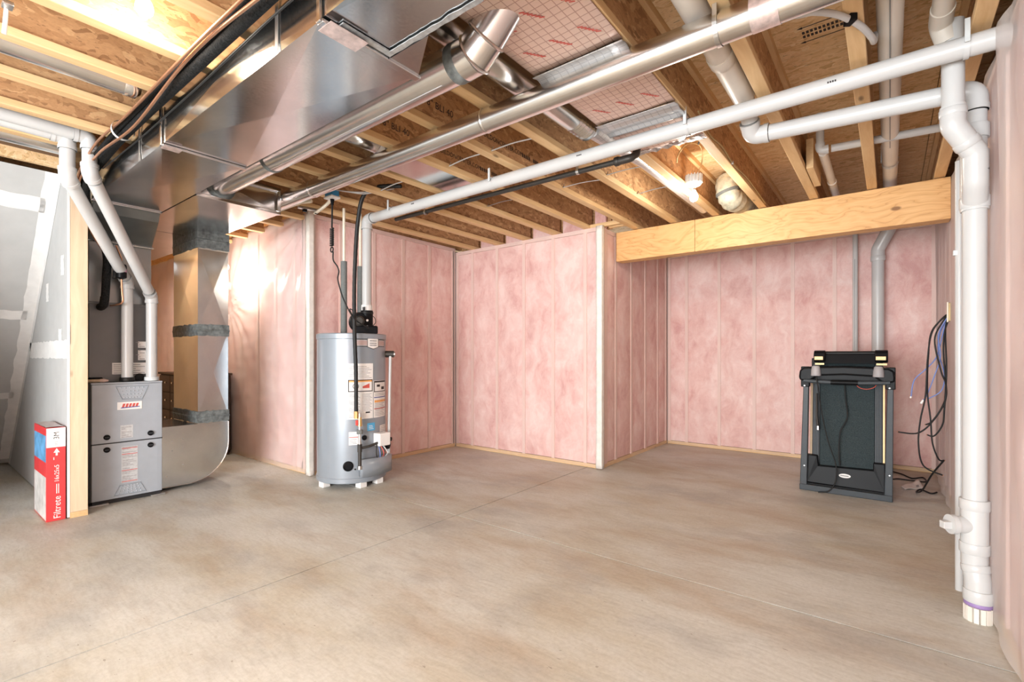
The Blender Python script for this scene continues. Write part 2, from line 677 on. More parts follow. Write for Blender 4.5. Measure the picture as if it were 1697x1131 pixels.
FW = 0.062
JX = [-4.0, -3.61, -3.22, -2.83, -2.445, -2.055, -1.67, -1.283, -0.9, -0.52, -0.14, 0.25]
JOIST = {}


def make_joist(x, y0, y1):
    c = x + FW / 2
    j = part('joist', MB().box(c - 0.006, c + 0.006, y0, y1, 2.436, 2.664), 'osb_web', ceil)
    part('flange', MB().box(x, x + FW, y0, y1, 2.40, 2.438), 'pine_y', j, bevel=0.003)
    part('flange', MB().box(x, x + FW, y0, y1, 2.662, 2.70), 'pine_y', j)
    return j


for x in JX:
    y1 = 4.42 if x < -2.25 else 6.16
    JOIST[x] = make_joist(x, -3.8, y1)
for x in (-4.39, -4.78, -5.17, -5.56, -5.95, -6.34, -6.73, -7.12):
    make_joist(x, 0.87, 2.385)

# lettering printed on the webs (read from the +X side)
for x in (-2.055, -2.445):
    wx = x + FW / 2 + 0.0065
    text('printed_lettering', '7/8" BLI 40', 'ink', JOIST[x], (wx, 1.775, 2.512), (0, 1, 0), (0, 0, 1), 0.056, 0.0003)
    text('printed_lettering', 'BUILDONCENTER.COM', 'ink', JOIST[x], (wx, 2.27, 2.505), (0, 1, 0), (0, 0, 1), 0.045, 0.0003, xs=0.92)
    for k, (a, b) in enumerate(((2.70, 2.80), (2.83, 2.90))):
        m = MB()
        for q in range(5):
            ya = a + (b - a) * q / 5
            m.box(wx, wx + 0.0004, ya, ya + (b - a) * 0.13, 2.505, 2.53)
        part('printed_lettering', m, 'ink', JOIST[x])
    m = MB()
    for q in range(4):
        for r in range(4):
            m.box(wx, wx + 0.0004, 2.97 + q * 0.025, 2.987 + q * 0.025, 2.49 + r * 0.017, 2.501 + r * 0.017)
    part('printed_lettering', m, 'ink', JOIST[x])

# ink stamps on the deck
DZ = 2.6993
for yy, dr_ in ((2.70, 1), (2.83, -1)):
    m = MB().box(-0.34, -0.16, yy - 0.003, yy + 0.003, DZ - 0.0005, DZ)
    for xx, sg_ in ((-0.34, -1), (-0.16, 1)):
        m.prism([(xx + sg_ * 0.018, yy, DZ), (xx - sg_ * 0.006, yy - 0.010, DZ), (xx - sg_ * 0.006, yy + 0.010, DZ)], (0, 0, -0.0005))
    part('ink_arrow', m, 'ink', ceil)
for x0, y0, nx_, ny_ in ((-0.34, 2.735, 11, 2), (-0.74, 2.42, 6, 3), (-0.40, 2.35, 3, 2)):
    m = MB()
    for a_ in range(nx_):
        for b_ in range(ny_):
            m.box(x0 + a_ * 0.017, x0 + a_ * 0.017 + 0.011, y0 + b_ * 0.035, y0 + b_ * 0.035 + 0.022, DZ - 0.0005, DZ)
    part('ink_stamp', m, 'ink', ceil)
part('blocking', MB().box(-2.383, -2.056, 4.335, 4.372, 2.402, 2.44), 'pine_x', ceil)
part('blocking', MB().box(-2.22, -2.056, 4.42, 4.46, 2.402, 2.44), 'pine_x', ceil)

# rim boards and stair header at the edges of the floor framing
part('rim_board', MB().box(-4.30, -2.22, 4.47, 4.50, 2.405, 2.70), 'osb_web', ceil)
part('rim_board', MB().box(-2.22, 0.60, 6.20, 6.23, 2.405, 2.70), 'osb_web', ceil)
part('rim_board', MB().box(0.43, 0.46, -3.8, 6.2, 2.405, 2.70), 'osb_web', ceil)
part('rim_board', MB().box(-9.0, -4.30, 2.43, 2.46, 2.465, 2.70), 'beam_x', ceil)
part('rim_board', MB().box(-4.34, -4.30, 2.43, 4.47, 2.455, 2.70), 'osb_web', ceil)
part('stair_header', MB().box(-4.60, -4.56, -3.8, 0.74, 2.43, 2.70), 'osb_deck', ceil)
part('stair_header', MB().box(-4.56, -4.42, -3.8, 0.74, 2.50, 2.70), 'rim_dark', ceil)

# ------------------------------------------------------------------ insulated walls


def insul_wall(name, p0, p1, nrm, ztop, studs, wr, filmmat='poly_film', ztf=None, back=0.12, res=0.045, ends=(0, 0), ext=(0, 0)):
    """stud wall with pink batts under a sheet of film; p0 p1 on the film plane, nrm points into the room"""
    p0, p1, nrm = Vector(p0), Vector(p1), Vector(nrm)
    d = (p1 - p0)
    L = d.length
    d.normalize()

    def pt(s, n, z):
        q = p0 + d * s + nrm * n
        return Vector((q.x, q.y, z))

    def slab(s0, s1, n0, n1, z0, z1):
        c = (pt(s0, n0, z0) + pt(s1, n1, z1)) / 2
        return MB().obox(c, Vector((d.x, d.y, 0)) * (s1 - s0) / 2, Vector((nrm.x, nrm.y, 0)) * (n1 - n0) / 2, (0, 0, (z1 - z0) / 2))

    w = struct(name, slab(ends[0] - ext[0], L - ends[1] + ext[1], -back - 0.08, -back, 0.0, ztop), 'rim_dark')
    part('bottom_plate', slab(ends[0], L - ends[1], -back, -0.006, 0.0, 0.036), 'pine_x' if abs(d.x) > 0.5 else 'pine_y', w)
    part('top_plate', slab(ends[0], L - ends[1], -back, -0.006, ztop - 0.038, ztop), 'pale_stud_z', w)
    sw = 0.036
    for s in [ends[0] + 0.018] + list(studs) + [L - ends[1] - 0.018]:
        part('stud', slab(s - sw / 2, s + sw / 2, -back, -0.008, 0.036, ztop - 0.038), 'pale_stud_z', w)
    edges = [ends[0] + 0.018] + list(studs) + [L - ends[1] - 0.018]
    for a, b in zip(edges[:-1], edges[1:]):
        a2, b2 = a + sw / 2, b - sw / 2
        if b2 - a2 < 0.05:
            continue
        sd = random.random() * 50

        def bf(u, v, a2=a2, b2=b2, sd=sd):
            s = a2 + (b2 - a2) * u
            z = 0.04 + (ztop - 0.08) * v
            bul = (1 - abs(2 * u - 1) ** 3.5) * (1 - abs(2 * v - 1) ** 16)
            n = -0.020 + 0.010 * bul + 0.006 * bul * noise.noise(Vector((s * 5, z * 3, sd)))
            return pt(s, n, z)
        m = MB().grid(bf, 8, 26)
        # close the batt into a body
        m2 = slab(a2, b2, -back, -0.058 if back > 0.1 else -0.05, 0.038, ztop - 0.04)
        m.add(m2.v, m2.f)
        part('insulation_batt', m, 'batt', w, smooth=60)
    zt = ztf if ztf else ztop

    def ff(u, v):
        s = L * u
        z = 0.012 + (zt - 0.02) * v
        near = min([abs(s - q) for q in edges])
        n = 0.010 + 0.014 * min(1, near / 0.15) + wr(s, z)
        return pt(s, max(n, 0.001), z)
    m = MB().grid(ff, max(6, int(L / res)), int(zt / (res * 1.1)))
    part('vapour_barrier', m, filmmat, w, label='clear polyethylene sheet over pink insulation', smooth=80)
    return w, pt, slab


def wr_soft(sd):
    def f(s, z):
        return 0.007 * noise.noise(Vector((s * 4, z * 1.3, sd))) + 0.003 * noise.noise(Vector((s * 14, z * 4, sd)))
    return f


def spaced(first, L, step=0.387):
    out = []
    s = first
    while s < L - 0.06:
        out.append(s)
        s += step
    return out


# wall behind the water heater (faces +X)
insul_wall('wall_left_inner', (-4.25, 2.425), (-4.25, 4.31), (1, 0), 2.45, spaced(0.30, 1.91), wr_soft(1), ztf=2.42, ext=(0.0, 0.2))
# middle wall (faces -Y)
wall_mid, _, slab_m = insul_wall('wall_back_middle', (-4.25, 4.31), (-2.25, 4.31), (0, -1), 2.40, spaced(0.27, 2.0), wr_soft(2), ext=(0.2, -0.09))
# return wall of the alcove (faces +X)
insul_wall('wall_left_alcove', (-2.25, 4.31), (-2.25, 6.12), (1, 0), 2.40, spaced(0.36, 1.81), wr_soft(3), ends=(0.12, 0.0), ext=(0.0, 0.2))
# alcove back wall
insul_wall('wall_back', (-2.25, 6.12), (0.35, 6.12), (0, -1), 2.40, spaced(0.24, 2.6), wr_soft(4), ext=(0.2, 0.2))


def wr_right(s, z):
    # sheet hangs loose: vertical folds that grow towards the near end and the top
    y = 6.12 - s
    near = max(0.0, min(1.0, (3.4 - y) / 1.2))
    clear = 1 - math.exp(-((y - 2.85) / 0.12) ** 2)
    f = 0.008 * noise.noise(Vector((s * 3, z * 1.0, 7)))
    f += near * (0.012 * noise.noise(Vector((s * 9 + 0.5 * z, z * 0.8, 9))) + 0.010 * noise.noise(Vector((s * 3, z * 2.2, 5))))
    f += near * 0.02 * max(0, z - 1.7) * clear
    f += 0.004 * noise.noise(Vector((s * 16, z * 2.0, 3)))
    f += near * 0.010 * math.sin(6 * s + 5 * z + 2 * noise.noise(Vector((s * 2, z * 2, 8))))
    return f * (0.25 + 0.75 * clear)


insul_wall('wall_right', (0.355, 6.12), (0.355, -3.6), (-1, 0), 2.40, spaced(0.28, 9.7), wr_right, 'poly_milky', ztf=2.36, back=0.06, res=0.05, ext=(0.2, 0.0))


def wr_left(s, z):
    # glossy loose sheet with pleats gathered at a staple and at the top corner; s runs from the corner leftwards
    f = 0.010 * noise.noise(Vector((s * 2.5, z * 2.0, 12))) + 0.008 * noise.noise(Vector((s * 5, z * 11, 14)))
    ds, dz = s - 1.72, z - 1.72
    r = math.hypot(ds, dz) + 1e-3
    a = math.atan2(dz, ds)
    f += 0.026 * math.sin(19 * a + 2 * noise.noise(Vector((a * 3, r * 2, 0)))) * math.exp(-r / 0.42) * min(1, r / 0.12)
    ds, dz = s - 0.02, z - 2.45
    r = math.hypot(ds, dz) + 1e-3
    a = math.atan2(dz, ds)
    f += 0.020 * math.sin(17 * a) * math.exp(-((r - 0.5) / 0.5) ** 2) * min(1, s / 0.1)
    f += 0.006 * max(0, 1 - abs(z - 1.22) / 0.10) * noise.noise(Vector((s * 30, 1, 1)))
    return f


wall_w0, _, slab0 = insul_wall('wall_back_left', (-4.25, 2.41), (-9.1, 2.41), (0, -1), 2.46, spaced(0.33, 4.85), wr_left, 'poly_loose', ztf=2.47, res=0.026, ends=(0.13, 0))

# taped, folded film at the outside corners
for nm, (x, y), zt, wl in (('corner_strip', (-4.235, 2.385), 2.46, wall_w0), ('corner_strip', (-2.235, 4.285), 2.39, wall_mid)):
    def cs(u, v, x=x, y=y):
        w = 0.012 * noise.noise(Vector((x, v * 9, 3)))
        if u < 0.5:
            return Vector((x - 0.05 * (1 - 2 * u) + 0.004 * noise.noise(Vector((v * 14, u * 5, 1))), y - 0.010 + w * 0.3, 0.01 + zt * v))
        return Vector((x + 0.012 + w * 0.3, y - 0.010 + 0.05 * (2 * u - 1), 0.01 + zt * v))
    part(nm, MB().grid(cs, 6, 50), 'tape_cream', wl, smooth=50, solid=0.004)

# insulation stuffed between the joist ends above the middle wall
for x0, x1 in zip(JX[:5], JX[1:5] + [-2.25]):
    if x1 > -2.2:
        continue
    part('insulation_batt', MB().box(x0 + FW + 0.004, x1 - 0.004, 4.42, 4.465, 2.405, 2.695), 'batt', wall_mid, bevel=0.012)

# end wall of the furnace bay, out of sight behind the ducts
wall_far = struct('wall_left', MB().box(-9.2, -9.1, 0.76, 2.5, 0, 2.70), 'osb_deck')
struct('wall_left_shade', MB().box(-8.2, -4.62, -0.36, -0.25, 0, 2.70), 'drywall')  # added unseen wall that keeps the fill light off the soffit
struct('wall_left_end', MB().box(-8.3, -8.2, -0.36, 0.76, 0, 2.70), 'drywall')

# ------------------------------------------------------------------ drywall partition and stair soffit on the left
part_w = struct('wall_left_partition', MB().box(-9.1, -4.452, 0.745, 0.757, 0.008, 2.40), 'drywall')
part('paper_back', MB().box(-9.1, -4.50, 0.757, 0.7585, 0.01, 2.39), 'kraft_paper', part_w)
part('drywall_edge', MB().box(-4.4525, -4.4505, 0.7445, 0.7575, 0.008, 2.40), 'gypsum_edge', part_w)
part('stud', MB().box(-4.49, -4.452, 0.759, 0.853, 0.038, 2.36), 'stud_z', part_w, bevel=0.002)
part('top_plate', MB().box(-7.3, -4.452, 0.759, 0.853, 2.362, 2.40), 'pine_x', part_w)
part('bottom_plate', MB().box(-7.3, -4.452, 0.759, 0.853, 0.0, 0.037), 'pine_x', part_w)
st = None
for k in range(7):
    x = -4.90 - 0.387 * k
    o = MB().box(x, x + 0.038, 0.759, 0.853, 0.038, 2.36)
    part('stud', o, 'stud_z', part_w)
part('nail_plate', MB().box(-4.4515, -4.449, 0.757, 0.7595, 1.20, 1.33), 'zinc', part_w)


def zs(x):
    return 2.346 + 0.977 * (x + 4.78)


def compound(fn, nu, nv):
    return MB().grid(fn, nu, nv)


xa, xb = -4.70, -7.16
sof = struct('ceiling_soffit', MB().prism([(xa, -1.6, zs(xa)), (xb, -1.6, zs(xb)), (xb - 0.018, -1.6, zs(xb)), (xa - 0.018, -1.6, zs(xa))],
                                          (0, 2.345, 0)), 'drywall')
nx, nz = 0.977 / math.hypot(1, 0.977), -1 / math.hypot(1, 0.977)


def sp(x, y, h):
    """point on the soffit raised by h into the room"""
    return Vector((x + nx * h, y, zs(x) + nz * h))


def rag(a, b):
    return 0.012 * noise.noise(Vector((a * 9, b * 9, 4)))


# corner tape: on the soffit and on the wall
part('joint_tape', MB().grid(lambda u, v: sp(xa + (xb + 0.05 - xa) * v, 0.744 - (0.075 + rag(v * 3, 1)) * u, 0.0015), 3, 60), 'joint_compound', sof)
part('joint_tape', MB().grid(lambda u, v: Vector((xa + (xb - xa) * v + (0.11 + rag(v * 5, 2)) * u, 0.7435, zs(xa + (xb - xa) * v))), 3, 60), 'joint_compound', part_w)
for x, wd in ((-4.905, 0.045), (-5.69, 0.035), (-6.41, 0.03)):
    part('joint_tape', MB().grid(lambda u, v, x=x, wd=wd: sp(x + wd * (u - 0.5) * 2 + rag(v * 4, x), -1.6 + 2.30 * v, 0.0015), 3, 50), 'joint_compound', sof)
# seam and corner bead on the wall
part('joint_tape', MB().grid(lambda u, v: Vector((-5.9 + 1.44 * u, 0.7435, 1.10 + 0.13 * v + rag(u * 4, v))), 30, 3), 'joint_compound', part_w)
for k in range(5):
    random.seed(k)
    x = -4.55 - 0.75 * random.random()
    z = 0.25 + 1.7 * random.random()
    part('compound_smear', MB().grid(lambda u, v, x=x, z=z: Vector((x + 0.10 * u + 2 * rag(v * 6, k + u), 0.7437, z + 0.14 * v + rag(u * 5, k))), 4, 8), 'joint_compound', part_w)

# ------------------------------------------------------------------ wooden beam under the joists
bm_ = thing('wooden_beam', 'thick orange laminated wooden beam spanning the alcove in front of the pink wall', 'beam', (-0.95, 4.72, 2.10))
part('ply', MB().box(-2.235, -1.44, 4.620, 4.664, 2.095, 2.392), 'beam_x', bm_, bevel=0.002)
part('ply', MB().box(-1.437, 0.34, 4.620, 4.664, 2.095, 2.392), 'beam_x', bm_, bevel=0.002)
part('ply', MB().box(-2.235, 0.34, 4.666, 4.708, 2.095, 2.392), 'beam_x', bm_, bevel=0.002)
part('ply', MB().box(-2.235, 0.34, 4.710, 4.755, 2.095, 2.392), 'beam_x', bm_, bevel=0.002)

# ------------------------------------------------------------------ sheet-metal ducts


def sheet_box(x0, x1, y0, y1, z0, z1, h=0.006):
    """duct section whose faces are cross-broken (centre pushed out)"""
    m = MB()
    a, b, c, d = (x0, y0, z0), (x1, y0, z0), (x1, y1, z0), (x0, y1, z0)
    e, f, g_, k = (x0, y0, z1), (x1, y0, z1), (x1, y1, z1), (x0, y1, z1)
    m.crossface(a, d, c, b, (0, 0, -h))
    m.crossface(e, f, g_, k, (0, 0, 0))
    m.crossface(a, b, f, e, (0, -h, 0))
    m.crossface(b, c, g_, f, (h, 0, 0))
    m.crossface(c, d, k, g_, (0, h, 0))
    m.crossface(d, a, e, k, (-h, 0, 0))
    return m


tr = thing('supply_trunk_duct', 'large rectangular galvanised trunk duct running under the joists to the furnace', 'duct', (-2.9, 1.05, 2.20))
ZB, ZT = 2.20, 2.388
part('duct_section', sheet_box(-4.33, -2.925, 0.85, 1.25, ZB, ZT), 'galvanised', tr)
part('duct_section', sheet_box(-2.915, -1.445, 0.85, 1.25, ZB, ZT), 'galvanised', tr)
part('duct_section', sheet_box(-1.435, 0.30, 0.85, 1.105, ZB + 0.004, ZT, 0.004), 'galvanised', tr)
part('duct_section', MB().box(-5.30, -4.335, 0.86, 1.25, ZB, ZT), 'dark_duct', tr)
for x in (-2.92, -1.44):
    part('drive_cleat', MB().box(x - 0.016, x + 0.016, 0.846, 1.255, ZB - 0.014, ZB - 0.001), 'galvanised', tr, bevel=0.003)
    part('drive_cleat', MB().box(x - 0.010, x + 0.010, 0.838, 0.846, ZB - 0.012, ZT), 'galvanised', tr, bevel=0.002)
part('drive_cleat', MB().box(-4.342, -4.324, 0.846, 1.256, ZB - 0.010, ZB), 'galvanised', tr, bevel=0.002)
for x in (-3.27, -1.72, -0.7):
    part('hanger_strap', MB().box(x - 0.010, x + 0.010, 0.8425, 0.8445, ZB - 0.003, 2.42), 'zinc', tr)
part('foil_tape', MB().box(-1.475, -1.40, 0.86, 1.00, ZB - 0.0165, ZB - 0.0145), 'foil_tape', tr, label='crinkled foil tape strip')
part('foil_tape', MB().box(-2.945, -2.895, 0.85, 0.93, ZB - 0.0165, ZB - 0.0145), 'foil_tape', tr)
# offset piece where the trunk steps in
m = MB().prism([(-1.435, 1.108, ZB - 0.006), (-1.435, 1.25, ZB - 0.006), (-1.22, 1.108, ZB - 0.006)], (0, 0, 0.18))
part('transition', m, 'galvanised', tr)
part('mastic_seam', MB().grid(lambda u, v: Vector((-1.42 + 0.45 * u, 1.085 + 0.02 * v + 0.006 * noise.noise(Vector((u * 9, v, 1))), ZB - 0.003)), 24, 3), 'mastic_light', tr, solid=0.003)
part('mastic_seam', MB().box(-1.42, -1.395, 0.90, 1.10, ZB - 0.004, ZB + 0.001), 'mastic_light', tr)

pl = thing('furnace_plenum', 'dark sheet-metal plenum and coil cabinet standing on top of the furnace', 'plenum', (-5.0, 1.1, 0.917))
part('coil_cabinet', MB().box(-5.30, -4.78, 0.92, 1.315, 0.918, 1.525), 'coil_cabinet', pl, bevel=0.004)
part('plenum_box', MB().box(-5.30, -4.785, 0.92, 1.315, 1.53, 2.02), 'dark_duct', pl, bevel=0.003)
part('seam_strip', MB().box(-5.305, -4.775, 0.90, 1.32, 1.515, 1.535), 'coil_cabinet', pl, bevel=0.003)
m = MB()
lo = [(-4.78, 0.92, 2.0), (-4.78, 1.315, 2.0), (-5.30, 1.315, 2.0), (-5.30, 0.92, 2.0)]
md = [(-4.42, 0.87, 2.14), (-4.42, 1.262, 2.14), (-5.30, 1.262, 2.14), (-5.30, 0.87, 2.14)]
hi = [(-4.345, 0.865, 2.197), (-4.345, 1.25, 2.197), (-5.30, 1.25, 2.197), (-5.30, 0.865, 2.197)]
m.add(lo + md + hi, [(i, (i + 1) % 4, 4 + (i + 1) % 4, 4 + i) for i in range(4)] +
      [(4 + i, 4 + (i + 1) % 4, 8 + (i + 1) % 4, 8 + i) for i in range(4)] + [(3, 2, 1, 0), (8, 9, 10, 11)])
part('transition', m, 'dark_duct', pl)
part('flange_rim', MB().tube([(-4.77, 0.90, 2.0), (-4.77, 1.322, 2.0), (-5.3, 1.322, 2.0)], 0.009, 8), 'galvanised', pl)
for y0, y1, z0, z1 in ((1.06, 1.28, 0.975, 1.065), (1.225, 1.28, 1.085, 1.165), (1.225, 1.28, 1.185, 1.235)):
    lb = part('sticker', MB().box(-4.78, -4.778, y0, y1, z0, z1), 'label_white', pl, label='white printed sticker')
    m = MB()
    nrow = int((z1 - z0) / 0.016)
    for k in range(nrow):
        z = z0 + 0.008 + k * 0.016
        m.box(-4.7782, -4.7776, y0 + 0.008, y1 - 0.01 - 0.03 * (k % 3), z, z + 0.005)
    part('sticker_print', m, 'label_print', lb)
part('cable_grommet', MB().lathe([(0.0, 0.012), (0.03, 0.012), (0.034, 0.0)], (-4.78, 1.235, 0.945), 20, (1, 0, 0)), 'black_rubber', pl)

# return trunk with capped end
rt = thing('return_trunk_duct', 'galvanised return duct with a framed end cap beside the pink wall', 'duct', (-4.6, 1.55, 2.20))
part('duct_section', sheet_box(-5.0, -3.70, 1.262, 1.83, 2.202, 2.396, 0.004), 'galvanised', rt)
part('duct_section', sheet_box(-6.6, -5.01, 1.262, 1.83, 2.202, 2.396, 0.004), 'galvanised', rt)
fr = part('end_flange', MB().box(-3.705, -3.672, 1.262, 1.835, 2.198, 2.222).box(-3.705, -3.672, 1.262, 1.835, 2.372, 2.398)
          .box(-3.705, -3.672, 1.805, 1.835, 2.222, 2.372).box(-3.705, -3.672, 1.262, 1.290, 2.222, 2.372), 'galvanised', rt, bevel=0.003)
part('end_panel', MB().crossface((-3.694, 1.29, 2.222), (-3.694, 1.805, 2.222), (-3.694, 1.805, 2.372), (-3.694, 1.29, 2.372), (0.004, 0, 0)), 'galvanised', rt)
part('mastic_ring', MB().tube([(-3.692, 1.42, 2.31), (-3.665, 1.42, 2.31)], [0.10, 0.079], 24), 'mastic', rt, smooth=40)

# vertical return drop with its curved boot
dr = thing('return_air_drop', 'vertical galvanised return duct with dark sealant bands and curved boot beside the furnace', 'duct', (-5.0, 1.75, 0.03))
X0, X1, Y0, Y1 = -5.30, -4.72, 1.633, 1.876
for z0, z1 in ((0.52, 0.60), (0.60, 1.34), (1.34, 2.05), (2.05, 2.20)):
    part('duct_section', sheet_box(X0, X1, Y0, Y1, z0, z1, 0.004), 'galvanised', dr)


def band(z0, z1, sd):
    m = MB()
    per = [(X0, Y0), (X1, Y0), (X1, Y1), (X0, Y1)]
    pts = []
    for i in range(4):
        a, b = Vector(per[i]), Vector(per[(i + 1) % 4])
        for k in range(10):
            pts.append(a.lerp(b, k / 10))
    cx_, cy_ = (X0 + X1) / 2, (Y0 + Y1) / 2

    def out(p, d):
        sx = 1 if p.x > cx_ else -1
        sy = 1 if p.y > cy_ else -1
        ox = d if abs(abs(p.x - cx_) - (X1 - X0) / 2) < 1e-4 else 0
        oy = d if abs(abs(p.y - cy_) - (Y1 - Y0) / 2) < 1e-4 else 0
        return (p.x + sx * ox, p.y + sy * oy)
    n = len(pts)
    rows = [(z0, 0.0), (z0, 0.0065), ((z0 + z1) / 2 - 0.008, 0.007), ((z0 + z1) / 2, 0.012), ((z0 + z1) / 2 + 0.008, 0.007), (z1, 0.0065), (z1, 0.0)]
    vs, fs = [], []
    for i, (z, d) in enumerate(rows):
        for k, p in enumerate(pts):
            q = out(p, d)
            j = 0.012 * noise.noise(Vector((k * 0.9, i // 3, sd))) if i in (0, 1, 5, 6) else 0.0
            vs.append((q[0], q[1], z + j))
    for i in range(len(rows) - 1):
        for k in range(n):
            fs.append((i * n + k, i * n + (k + 1) % n, (i + 1) * n + (k + 1) % n, (i + 1) * n + k))
    return m.add(vs, fs)


part('sealant_band', band(2.06, 2.21, 1), 'mastic', dr, label='dark grey brushed duct sealant')
part('sealant_band', band(1.295, 1.395, 2), 'mastic', dr, label='dark grey brushed duct sealant')
part('sealant_band', band(0.535, 0.635, 3), 'mastic', dr, label='dark grey brushed duct sealant')
prof = [(1.352, 0.03), (1.60, 0.03)]
cyy, czz, rr = 1.876 - 0.32, 0.03 + 0.32, 0.32
for k in range(11):
    a = -math.pi / 2 + math.pi / 2 * k / 10
    prof.append((cyy + rr * math.cos(a), czz + rr * math.sin(a)))
prof += [(1.876, 0.53), (1.633, 0.53), (1.352, 0.53)]
part('boot', MB().prism([(-5.30, y, z) for y, z in prof], (0.585, 0, 0)), 'galvanised', dr, smooth=25)
for y, z in ((1.44, 0.40), (1.44, 0.33), (1.52, 0.42), (1.52, 0.34), (1.40, 0.12), (1.52, 0.2)):
    part('sheet_screw', MB().lathe([(0.0, 0.003), (0.004, 0.003), (0.004, 0)], (-4.715, y, z), 8, (1, 0, 0)), 'zinc', dr)
part('boot_edge', MB().tube([(-4.713, y, z) for y, z in prof[:-2]], 0.004, 6), 'galvanised', dr)

# ---- round ducts
rd = thing('round_duct', 'thick shiny round metal duct with an upturned elbow beside the rectangular trunk', 'duct', (-2.5, 1.42, 2.31))
R1 = 0.0735
part('pipe_section', MB().tube([(-3.67, 1.42, 2.31), (-2.95, 1.42, 2.31)], R1, 40), 'round_duct_metal', rd, smooth=40)
part('pipe_section', MB().tube([(-2.95, 1.42, 2.31), (-1.33, 1.42, 2.31)], R1 + 0.001, 40), 'round_duct_metal', rd, smooth=40)
for x, w in ((-2.945, 0.018), (-1.375, 0.026)):
    part('sealant_band', MB().tube([(x - w, 1.42, 2.31), (x - w * 0.5, 1.42, 2.31), (x, 1.42, 2.31), (x + w * 0.5, 1.42, 2.31), (x + w, 1.42, 2.31)],
                                   [R1 + 0.002, R1 + 0.005, R1 + 0.003, R1 + 0.005, R1 + 0.002], 40), 'mastic', rd, smooth=60, label='dark sealant ring')
part('seam', MB().tube([(-2.93, 1.42 - R1 * 0.25, 2.31 - R1 * 0.98), (-1.46, 1.42 - R1 * 0.25, 2.31 - R1 * 0.98)], 0.003, 6), 'round_duct_metal', rd)
gp = [(-1.34, 1.42, 2.31), (-1.295, 1.42, 2.312), (-1.235, 1.42, 2.358), (-1.04, 1.42, 2.53)]
for a, b in zip(gp[:-1], gp[1:]):
    d_ = (Vector(b) - Vector(a)).normalized() * 0.012
    part('elbow_gore', MB().tube([Vector(a) - d_, Vector(b) + d_], R1 + 0.003, 40), 'round_duct_metal', rd, smooth=40)
for i, p in enumerate(gp[1:-1], 1):
    t1 = ((Vector(gp[i + 1]) - Vector(p)).normalized() + (Vector(p) - Vector(gp[i - 1])).normalized()).normalized() * 0.006
    part('elbow_bead', MB().tube([Vector(p) - t1, p, Vector(p) + t1], [R1 + 0.006, R1 + 0.011, R1 + 0.006], 40), 'round_duct_metal', rd, smooth=60)

sd = thing('round_duct', 'long slim round metal duct crossing the whole ceiling under the joists', 'duct', (-2.0, 1.895, 2.335))
R2 = 0.058
YS, ZS = 1.895, 2.337
for x0, x1 in ((-4.9, -3.31), (-3.31, -1.65), (-1.65, -0.36), (-0.36, 0.34)):
    part('pipe_section', MB().tube([(x0, YS, ZS), (x1, YS, ZS)], R2, 36), 'round_duct_metal', sd, smooth=40)
for x in (-3.31, -1.65):
    part('joint_bead', MB().tube([(x - 0.008, YS, ZS), (x, YS, ZS), (x + 0.008, YS, ZS)], [R2 + 0.001, R2 + 0.004, R2 + 0.001], 36), 'round_duct_metal', sd, smooth=60)
part('foil_tape', MB().tube([(-0.39, YS, ZS), (-0.30, YS, ZS)], R2 + 0.0015, 36, caps=False), 'foil_tape', sd, smooth=40, label='printed foil tape round the joint')


def strap_loop(y, z, r, x, w=0.016, top=2.42, side=1):
    """perforated strap: half loop under a pipe along X and a tail up to the joist"""
    pts = []
    for k in range(19):
        a = math.radians(-200 + 220 * k / 18)
        pts.append((y + side * r * math.cos(a), z + r * math.sin(a)))
    m = MB()
    vs, fs = [], []
    pts = [(pts[0][0], top)] + pts
    for (yy, zz_) in pts:
        for xx in (x - w / 2, x + w / 2):
            vs.append((xx, yy, zz_))
    for i in range(len(pts) - 1):
        fs.append((2 * i, 2 * i + 1, 2 * i + 3, 2 * i + 2))
    return m.add(vs, fs)


part('hanger_strap', strap_loop(YS, ZS, R2 + 0.003, -0.503), 'zinc', sd, solid=0.0015, label='perforated steel strap')

# ducts and panels inside the joist bays
b1 = thing('joist_bay_duct', 'round metal duct with dented end in the joist bay left of the foil panel', 'duct', (-1.44, 1.9, 2.42))
part('pipe_section', MB().tube([(-1.44, 0.2, 2.485), (-1.44, 2.08, 2.485)], 0.076, 32), 'round_duct_metal', b1, smooth=40)
part('pipe_section', MB().tube([(-1.44, 2.08, 2.485), (-1.44, 2.10, 2.485), (-1.44, 2.40, 2.488)], [0.076, 0.072, 0.072], 32), 'round_duct_metal', b1, smooth=40)
pts, rs = [], []
for k in range(13):
    pts.append((-1.435, 2.40 + 0.016 * k, 2.488))
    rs.append(0.074 if k % 2 else 0.066)
part('flex_collar', MB().tube(pts, rs, 32), 'round_duct_metal', b1, smooth=30)
part('pipe_section', MB().tube([(-1.40, 2.58, 2.49), (-1.335, 3.2, 2.462), (-1.335, 4.55, 2.462)], [0.066, 0.045, 0.045], 28), 'foil_silver', b1, smooth=40)

for nm, lb, x, z, y0, y1, r in (
        ('joist_bay_duct', 'round metal duct between the joists at far left above the white vent pipes', -2.965, 2.468, -2.6, 0.76, 0.062),
        ('joist_bay_duct', 'round metal duct end showing in the joist bay between the two round ducts', -2.62, 2.50, 1.5, 1.98, 0.068),
        ('joist_bay_duct', 'round metal duct above the grey drywall soffit at far left', -4.20, 2.475, -2.6, 0.72, 0.062)):
    b = thing(nm, lb, 'duct', (x, y1, z))
    part('pipe_section', MB().tube([(x, y0, z), (x, y1 - 0.06, z)], r, 28), 'round_duct_metal', b, smooth=40)
    part('end_cap', MB().lathe([(r * 0.99, -0.062), (r + 0.002, -0.055), (r + 0.002, -0.01), (r * 0.8, 0.006), (0.0, 0.008)], (x, y1, z), 28, (0, 1, 0)), 'galvanised', b, smooth=40)

